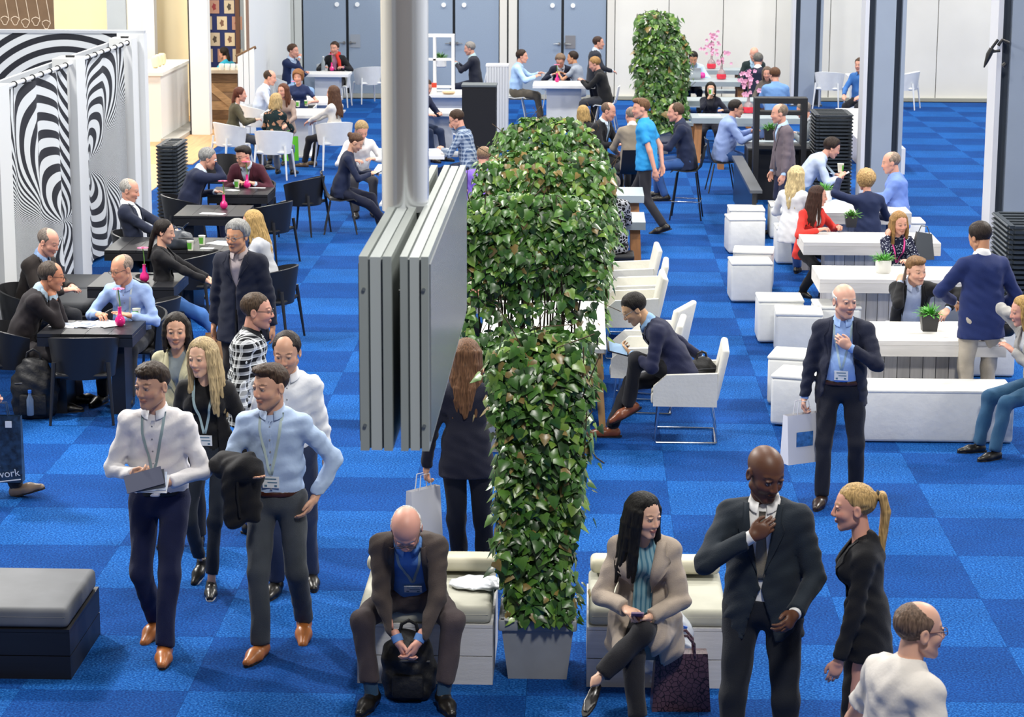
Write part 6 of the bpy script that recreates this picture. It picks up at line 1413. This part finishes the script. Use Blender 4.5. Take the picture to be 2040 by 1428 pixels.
# bags
BAGB = mat('black_nylon', '#131418', .6, var=.2, vscale=25, bump=.3, bscale=30)
def soft_bag(nm, label, loc, rotz, w, d, h, m, handle=True, flap=True, cat='bag', pocket=False, amp=.012):
    t = thing(nm, label, cat, loc, rotz)
    v, f = march(lambda p: smax(ell(p, (0, 0, h*.42), (w*.56, d*.58, h*.62))+folds(p, amp, 1.3, 22), .004-p[2], .01), (-w*.75, -d*.85, -.02), (w*.75, d*.85, h*1.15), max(.009, min(w, h)/26)); obj('body', mk_mesh('body', v, f), m, t)
    if handle: MB().path([(-w*.18, 0, h*.98), (-w*.14, 0, h*1.12), (0, 0, h*1.18), (w*.14, 0, h*1.12), (w*.18, 0, h*.98)], .011, 6).build('handle', m, t)
    if flap: MB().path([(-w*.42, -d*.36, h*.62), (0, -d*.56, h*.66), (w*.42, -d*.36, h*.62)], .007, 6).build('zip', mat('zip_grey', '#3a3c42', .4), t)
    if pocket: MB().rbox(0, -d*.52, h*.27, w*.62, .05, h*.36, .02, 2).build('front_pocket', m, t)
    return t
x, y = at(66, 843); soft_bag('backpack', 'black backpack standing on the carpet by the front table', (x, y+.12, 0), .1, .38, .26, .52, BAGB, pocket=True)
t = thing('water_bottle', 'clear water bottle with a blue cap in the backpack side pocket', 'bottle', (x+.0, y-.07, .06)); MB().lathe([(.03, 0), (.032, .02), (.032, .14), (.014, .18), (.014, .20)], 0, 0, 14).build('bottle', mat('clear_plastic', '#5a6f8c', .15, spec=.7), t); MB().lathe([(.016, .2), (.016, .225)], 0, 0, 12).build('cap', mat('cap_blue', '#2f6fd0', .4), t)
x, y = at(817, 1405); soft_bag('backpack', 'black backpack on the floor between the shoes of the brown suit', (x, y+.13, 0), 0, .30, .22, .40, BAGB, pocket=True)
x, y = at(1985, 662, .75); soft_bag('camera_bag', 'black camera bag on the nearest plank table', (x, y, .75), .05, .32, .2, .20, BAGB, amp=.004)
x, y = at(355, 500, .75); soft_bag('handbag', 'dark grey leather handbag on the table beside the black cardigan', (x, y, .75), .3, .30, .18, .20, mat('grey_leather', '#3e434b', .35, var=.2, vscale=12), amp=.01)
i = PEOPLE['P15']; q = i['world'](A3(.0, -.12, .44)); soft_bag('shoulder_bag', 'black shoulder bag on the chair behind the person with the tablet', (q[0]+.05, q[1], .44), .4, .26, .16, .26, BAGB)
x, y = at(1836, 512, .75)
t = thing('tote_bag', 'grey leather tote standing beside the polka dot person', 'bag', (x, y+.05, .75), .3); MB().add([(-.12, -.06, 0), (.12, -.06, 0), (.12, .06, 0), (-.12, .06, 0), (-.07, -.02, .30), (.10, -.02, .27), (.10, .02, .27), (-.07, .02, .30)], [(3, 2, 1, 0), (0, 1, 5, 4), (1, 2, 6, 5), (2, 3, 7, 6), (3, 0, 4, 7), (4, 5, 6, 7)]).build('body', mat('grey_leather', '#50555c', .35), t); MB().path([(-.05, 0, .29), (-.02, 0, .36), (.05, 0, .35), (.08, 0, .27)], .006, 6).build('handle', mat('grey_leather', '#50555c', .35), t)
# crocodile handbag with plastic bag
CROC = NT('croc_leather', .3); CROC.xyz(); v_ = CROC.n('ShaderNodeTexVoronoi', feature='DISTANCE_TO_EDGE'); v_.inputs['Scale'].default_value = 34; CROC.l(CROC.tc, v_.inputs['Vector']); CROC.col(CROC.mix(CROC.math('LESS_THAN', v_.outputs['Distance'], .06), '#57404a', '#1d1418')); CROC = CROC.m
x, y = at(1360, 1408)
t = thing('crocodile_handbag', 'plum crocodile leather handbag on the floor beside the trench coat', 'handbag', (x, y+.02, 0), .05)
MB().add([(-.17, -.08, 0), (.17, -.08, 0), (.17, .08, 0), (-.17, .08, 0), (-.15, -.05, .34), (.15, -.05, .34), (.15, .05, .34), (-.15, .05, .34)], [(3, 2, 1, 0), (0, 1, 5, 4), (1, 2, 6, 5), (2, 3, 7, 6), (3, 0, 4, 7), (4, 5, 6, 7)]).build('body', CROC, t)
for s_ in (-1, 1): MB().path([(-.075, s_*.05, .32), (-.07, s_*.05, .40), (-.03, s_*.05, .45), (.03, s_*.05, .45), (.07, s_*.05, .40), (.075, s_*.05, .32)], .009, 8).build('handle', CROC, t)
PLAS = mat('white_plastic_film', '#d5dbe2', .25, var=.12, vscale=9, spec=.6)
x, y = at(1345, 1292, .34); 
t = thing('plastic_bag', 'crumpled white plastic bag with a blue strip behind the handbag', 'bag', (x-.02, y+.30, .02)); v, f = march(lambda p: smax(ell(p, (0, 0, .24), (.17, .10, .25))+folds(p, .022, 2.2, 34), .004-p[2], .01), (-.26, -.2, -.02), (.26, .2, .58), .012); obj('body', mk_mesh('body', v, f), PLAS, t); MB().box(.05, -.10, .40, .12, .012, .025, Matrix.Rotation(.3, 3, 'Y')).build('blue_strip', mat('strip_blue', '#2f5fc0', .4), t)
v, f = march(lambda p: smax(ell(p, (0, 0, .02), (.19, .14, .022))+folds(p, .007, 4.2, 46), .002-p[2], .004), (-.24, -.2, -.01), (.24, .2, .09), .010)
tag(obj('plastic_bag', mk_mesh('plastic_bag', v, f), PLAS, None, (-.60, 13.55, .483)), 'flat white plastic bag lying on the sage bench cushion', 'bag')
# paper carrier bags
def carrier(label, loc, rotz, w, d, h, m, pr=None, hm=None, prc='#3f78b8'):
    t = thing('carrier_bag', label, 'bag', loc, rotz, 'carrier bags')
    MB().add([(-w/2, -d/2, 0), (w/2, -d/2, 0), (w/2, d/2, 0), (-w/2, d/2, 0), (-w/2, -d/2*.5, h), (w/2, -d/2*.5, h), (w/2, d/2*.5, h), (-w/2, d/2*.5, h)], [(3, 2, 1, 0), (0, 1, 5, 4), (1, 2, 6, 5), (2, 3, 7, 6), (3, 0, 4, 7)]).build('body', m, t)
    for s_ in (-1, 1): MB().path([(-w*.2, s_*d*.24, h-.01), (-w*.15, s_*d*.2, h+.10), (w*.15, s_*d*.2, h+.10), (w*.2, s_*d*.24, h-.01)], .004, 5).build('handle', hm or m, t)
    if pr: MB().box(0, -d*.42, h*.5, w*.5, .004, h*.3, Matrix.Rotation(-.0, 3, 'X')).build('print', mat('bag_print', prc, .5, var=.4, vscale=30), t)
    return t
WPAP = mat('white_paper_bag', '#d8d9df', .6); KRAFT = mat('kraft_paper', '#b58a5c', .7)
i = PEOPLE['P14']; q = i['world'](i['wr'][1]); carrier('white paper carrier bag with blue print held by the person with lanyard', (q[0]-.02, q[1]-.03, q[2]-.50), .5, .30, .12, .38, WPAP, True)
i = PEOPLE['P9']; q = i['world'](i['wr'][-1]); carrier('white paper bag held by the person seen from behind', (q[0]-.02, q[1]-.02, q[2]-.47), .8, .26, .10, .34, WPAP)
x, y = at(435, 748); carrier('brown kraft paper bag standing on the carpet behind the black blazer', (x, y+.1, .0), .2, .26, .14, .38, KRAFT)
x, y = at(576, 330); carrier('bright green carrier bag hanging by the floral blouse chair', (x, y, .06), .4, .26, .12, .40, mat('green_plastic', '#5fc02c', .4), True, None, '#2f86c8')
i = PEOPLE['P16']; DARKP = mat('night_blue_print', '#1d3550', .5, var=.8, vscale=22)
x0_, z0_ = aty(18, 968, 17.2); t = carrier('dark blue conference bag printed in white carried at the left edge', (aty(5, 900, 17.2)[0], 17.2, aty(5, 965, 17.2)[1]), 0, .32, .10, .52, DARKP)
WT = mat('white_print', '#eef2f6', .5)
text('lettering', 'work', .085, WT, t, (-.035, -.052, .035), (math.pi/2+.06, -.12, 0)); text('lettering', 's', .085, WT, t, (-.035, -.05, .115), (math.pi/2+.06, -.12, 0)); MB().box(.05, -.05, .015, .2, .003, .008, Matrix.Rotation(-.12, 3, 'Y')).build('underline', WT, t); MB().box(.07, -.045, .46, .05, .004, .05).build('logo_patch', WT, t)
BLUEP = mat('blue_print_bag', '#2f8fd6', .5)
t = carrier('blue printed bag standing on the white chair behind the pipe', (-1.22, 19.98, .46), .12, .34, .12, .36, BLUEP)
MB().b2(-.17, .17, -.062, -.058, .29, .36).build('dark_band', mat('band_slate', '#5a6f8a', .5), t); text('lettering', 'N MES', .06, WT, t, (-.02, -.066, .305), (math.pi/2, 0, 0)); text('lettering', 'I', .12, WT, t, (-.06, -.066, .18), (math.pi/2, 0, 0)); MB().b2(-.16, .16, -.066, -.060, .14, .15).build('white_rule', WT, t)
# held things
i = PEOPLE['P1']; a_, b_ = i['wr'][1], i['wr'][-1]; m_ = (a_+b_)/2
q = i['world'](m_+A3(-.02, .11, .0)); t = thing('leaflets', 'stack of leaflets held by the person in the white shirt', 'leaflets', q, i['face'])
for k in range(4): mb = MB(); mb.box(.01*k, .004*k, .008*k, .23, .13, .004, Matrix.Rotation(-.75, 3, 'X') @ Matrix.Rotation(.12*k, 3, 'Z')); mb.build('leaflet', [PAPER, PRINT, mat('leaflet_dark', '#3a3f4c', .4), mat('leaflet_blue', '#4a4f66', .4)][k], t)
i = PEOPLE['P3']; e_, w__ = i['el'][1], i['wr'][1]; q = i['world'](A3(0, 0, 0)); COATB = cloth('#141418')
t = thing('black_coat', 'black coat folded over the arm of the light blue shirt', 'coat', (q[0], q[1], 0), i['face'])
mid = e_*.35+w__*.65; f_ = lambda p: smin(smin(cone(p, e_+A3(.0, .03, .03), w__+A3(.0, .02, .05), .085, .10), cone(p, mid+A3(0, .04, -.02), mid+A3(.02, .06, -.26), .10, .075), .06), cone(p, mid+A3(-.08, .06, -.05), mid+A3(-.10, .08, -.24), .07, .05), .05)+folds(p, .012, 3., 26)
v, f = march(f_, mid-.36, mid+.28, .013); obj('folded_cloth', mk_mesh('folded_cloth', v, f), COATB, t); MB().path([mid+A3(-.02, .14, .04), mid+A3(-.02, .155, -.1), mid+A3(-.03, .14, -.24)], .008, 6).build('hem', COATB, t)
def device(nm, label, cat, pid, sg, offs, w, h, rx, rz, scr='#6f9fd8', body='#1b1c22', ry=0.):
    i = PEOPLE[pid]; q = i['world'](i['wr'][sg]+A3(*offs)); t = thing(nm, label, cat, q, i['face']+rz*D2R, 'phones and tablets'); R = Matrix.Rotation(ry*D2R, 3, 'Y') @ Matrix.Rotation(rx*D2R, 3, 'X')
    mb = MB(); mb.box(0, 0, 0, w, h, .009, R); mb.build('casing', mat('device_body', body, .3), t); o = R @ Vector((0, 0, .0052)); mb = MB(); mb.box(o.x, o.y, o.z, w*.9, h*.84, .001, R); mb.build('screen', mat('device_screen', scr, .15, spec=.7), t)
device('tablet', 'small tablet in the hand of the person in the navy suit', 'tablet', 'P15', -1, (.0, .12, .05), .12, .20, 22, 0, '#9fc0e0', ry=-38.)
device('phone', 'purple phone in the hands of the trench coat person', 'phone', 'P10', -1, (.05, .09, .04), .07, .14, 30, 10, '#2a2430', '#8a6a8a'); device('phone', 'white phone of the person in pale blue bending forward', 'phone', 'P61', 1, (-.05, .10, .04), .07, .14, 30, 0, '#dfe6ee', '#e8eaee')
device('phone', 'phone at the ear of the person in the black suit', 'phone', 'P67', 1, (-.04, .02, .09), .07, .14, 80, 60, '#22242a', '#77736c'); device('tablet', 'tablet in the hands of the person in the navy top', 'tablet', 'P25', 1, (-.05, .12, .03), .18, .24, 25, 0, '#c6d2e2'); device('phone', 'phone read by the person leaning back by the curtains', 'phone', 'P21', -1, (.03, .10, .04), .08, .15, 45, 0, '#aebfd0')
i = PEOPLE['P57']; place('cup', mk_cup, 'paper cup at the mouth of the person at the nearest back table', i['world'](i['wr'][1]+A3(-.02, .06, .04)), 0, 'paper cups'); i = PEOPLE['P64']; place('cup', mk_cup, 'white paper cup raised by the person in the navy jacket', i['world'](i['wr'][-1]+A3(.03, .08, .05)), 2.5, 'paper cups')
i = PEOPLE['P18']; q = i['world'](i['wr'][1]+A3(-.03, .08, .06)); tag(MB().path([(0, 0, 0), (-.03, -.02, .12)], .005, 6).build('pen', WLAM, None, q), 'white pen held to the mouth by the person in the black blazer', 'pen')
# laptop and blossom vases at the back right
x, y = at(1375, 157, .76); t = thing('laptop', 'silver laptop seen from behind on the far grey table', 'laptop', (x, y+.1, .76)); AL = mat('aluminium', '#b9bec4', .3, .6); MB().rbox(0, .12, .01, .34, .24, .018, .006, 2).build('base', AL, t); MB().rbox(0, -.03, .125, .34, .012, .23, .005, 2, rot=Matrix.Rotation(12*D2R, 3, 'X')).build('lid', AL, t); MB().tube((0, -.045, .125), (0, -.037, .125), .016, n=12).build('lid_mark', WLAM, t)
REDW = mat('red_water', '#d62f45', .15, spec=.6); GLASS = mat('vase_glass', '#d9c3c8', .08, trans=.6)
def blossom(label, px, py, z, hgt, seed, n=26):
    rr = random.Random(seed); t = thing('blossom_vase', label, 'vase', on(px, py, z), 0, 'blossom vases')
    MB().lathe([(.05, 0), (.09, .01), (.10, .06), (.09, .11)], 0, 0, 18).build('red_water', REDW, t); MB().lathe([(.09, .11), (.075, .16), (.03, .20), (.022, .26), (.03, .27)], 0, 0, 18).build('neck', GLASS, t)
    pts = [(0, 0, .1), (.01, 0, .3), (-.02, 0, .3+hgt*.5), (.03, .0, .25+hgt)]; MB().path(pts, .009, 6).build('branch', STEM, t); mb = MB()
    for i in range(n):
        c = Vector((rr.gauss(0, .08), rr.gauss(0, .05), rr.uniform(.3, .3+hgt))); r = rr.uniform(.03, .05)
        for j in range(5):
            a = j*1.257+rr.random(); b = Vector((math.cos(a), -.5, math.sin(a))).normalized(); s_ = Vector((-math.sin(a), 0, math.cos(a)))*r*.5; mb.add([c, c+b*r*.7+s_, c+b*r*1.2, c+b*r*.7-s_], [(0, 1, 2, 3)])
    o = mb.build('blossoms', mat('blossom_pink', '#f2a9c8', .6, var=.25, vscale=30), t); o['kind'] = 'stuff'
blossom('tall blossom vase with red water behind the laptop', 1413, 134, .76, .48, 1); blossom('blossom vase with red water beside the laptop', 1433, 155, .76, .30, 2, 14); blossom('blossom vase with red water on the nearest back table', 1487, 222, .76, .42, 3)
tag(MB().lathe([(.0, .0), (.06, .02), (.075, .07), (.05, .12), (.0, .13)], 0, 0, 12).build('peony', mat('peony_magenta', '#d63a9a', .6), None, on(1394, 154, .77)), 'magenta peony lying beside the laptop', 'flower')
# things on the table below the white shelf
x, y = at(862, 165, .76); t = thing('snack_box', 'red and white snack box on the white table', 'box', (x+.12, 43.0, .76)); MB().b2(-.07, .07, -.05, .05, 0, .12).build('carton', mat('carton_white', '#e6e2de', .6), t); MB().b2(-.071, .071, -.051, .051, .12, .20).build('red_lid', mat('carton_red', '#d8452a', .5), t)
tag(MB().rbox(0, 0, .05, .24, .14, .10, .015, 2).build('black_case', BLK, None, (x-.05, 42.95, .76)), 'small black case in front of the snack box', 'case'); tag(MB().lathe([(.03, 0), (.10, .01), (.13, .04), (.12, .045), (.09, .015)], 0, 0, 18).build('bowl', mat('bowl_beige', '#cdb08a', .5), None, (x+.42, 42.95, .76)), 'beige bowl of snacks on the white table', 'bowl')
for k, (dx, lb) in enumerate(((-.10, 'clear water bottle left of the gerbera before the navy short sleeved top'), (.16, 'clear water bottle right of the gerbera before the navy short sleeved top'))):
    x, y = at(584, 203, .76); t = thing('water_bottle', lb, 'bottle', (x+dx, y, .76), 0, 'water bottles at the back'); MB().lathe([(.035, 0), (.037, .02), (.037, .15), (.015, .20), (.015, .22)], 0, 0, 14).build('bottle', mat('clear_pet', '#b9c4d6', .1, spec=.7), t); MB().lathe([(.017, .22), (.017, .245)], 0, 0, 12).build('cap', WLAM, t)
x, y = at(640, 142, .8); t = thing('water_bottle', 'glass bottle on the table of the red scarf person', 'bottle', (x, y, .8)); MB().lathe([(.04, 0), (.04, .16), (.016, .22), (.016, .26)], 0, 0, 14).build('bottle', mat('smoky_glass', '#8f9aa0', .1, spec=.7), t); MB().lathe([(.018, .26), (.018, .28)], 0, 0, 12).build('cap', WLAM, t)
# scarf, cable, flower in the hair
i = PEOPLE['P34']; N_ = i['N']; mb = MB(); mb.path([N_+A3(-.09, .02, .02), N_+A3(-.05, .11, -.02), N_+A3(-.10, .15, -.12), N_+A3(-.12, .16, -.26)], [.035, .035, .04, .035], 8); mb.path([N_+A3(.09, .02, .02), N_+A3(0, -.08, .05), N_+A3(-.09, .02, .02)], .035, 8); o = mb.build('scarf', cloth('#c4342c'), i['body'])
i = PEOPLE['P49']; h_ = i['hc']; tag(MB().lathe([(.0, 0), (.05, .01), (.07, .05), (.04, .09), (0, .1)], 0, 0, 12).build('flower', mat('peony_magenta', '#d63a9a', .6), None, i['world'](h_+A3(-.05, .3, -.02))), 'magenta flower just above the head of the patterned blouse', 'flower')
pts = [at(1150, 850), at(1168, 880), at(1190, 912), at(1205, 922)]; tag(MB().path([(x, y, .006) for x, y in pts], .005, 5).build('fallen_twig', STEM), 'thin dry ivy twig trailing onto the carpet', 'twig')
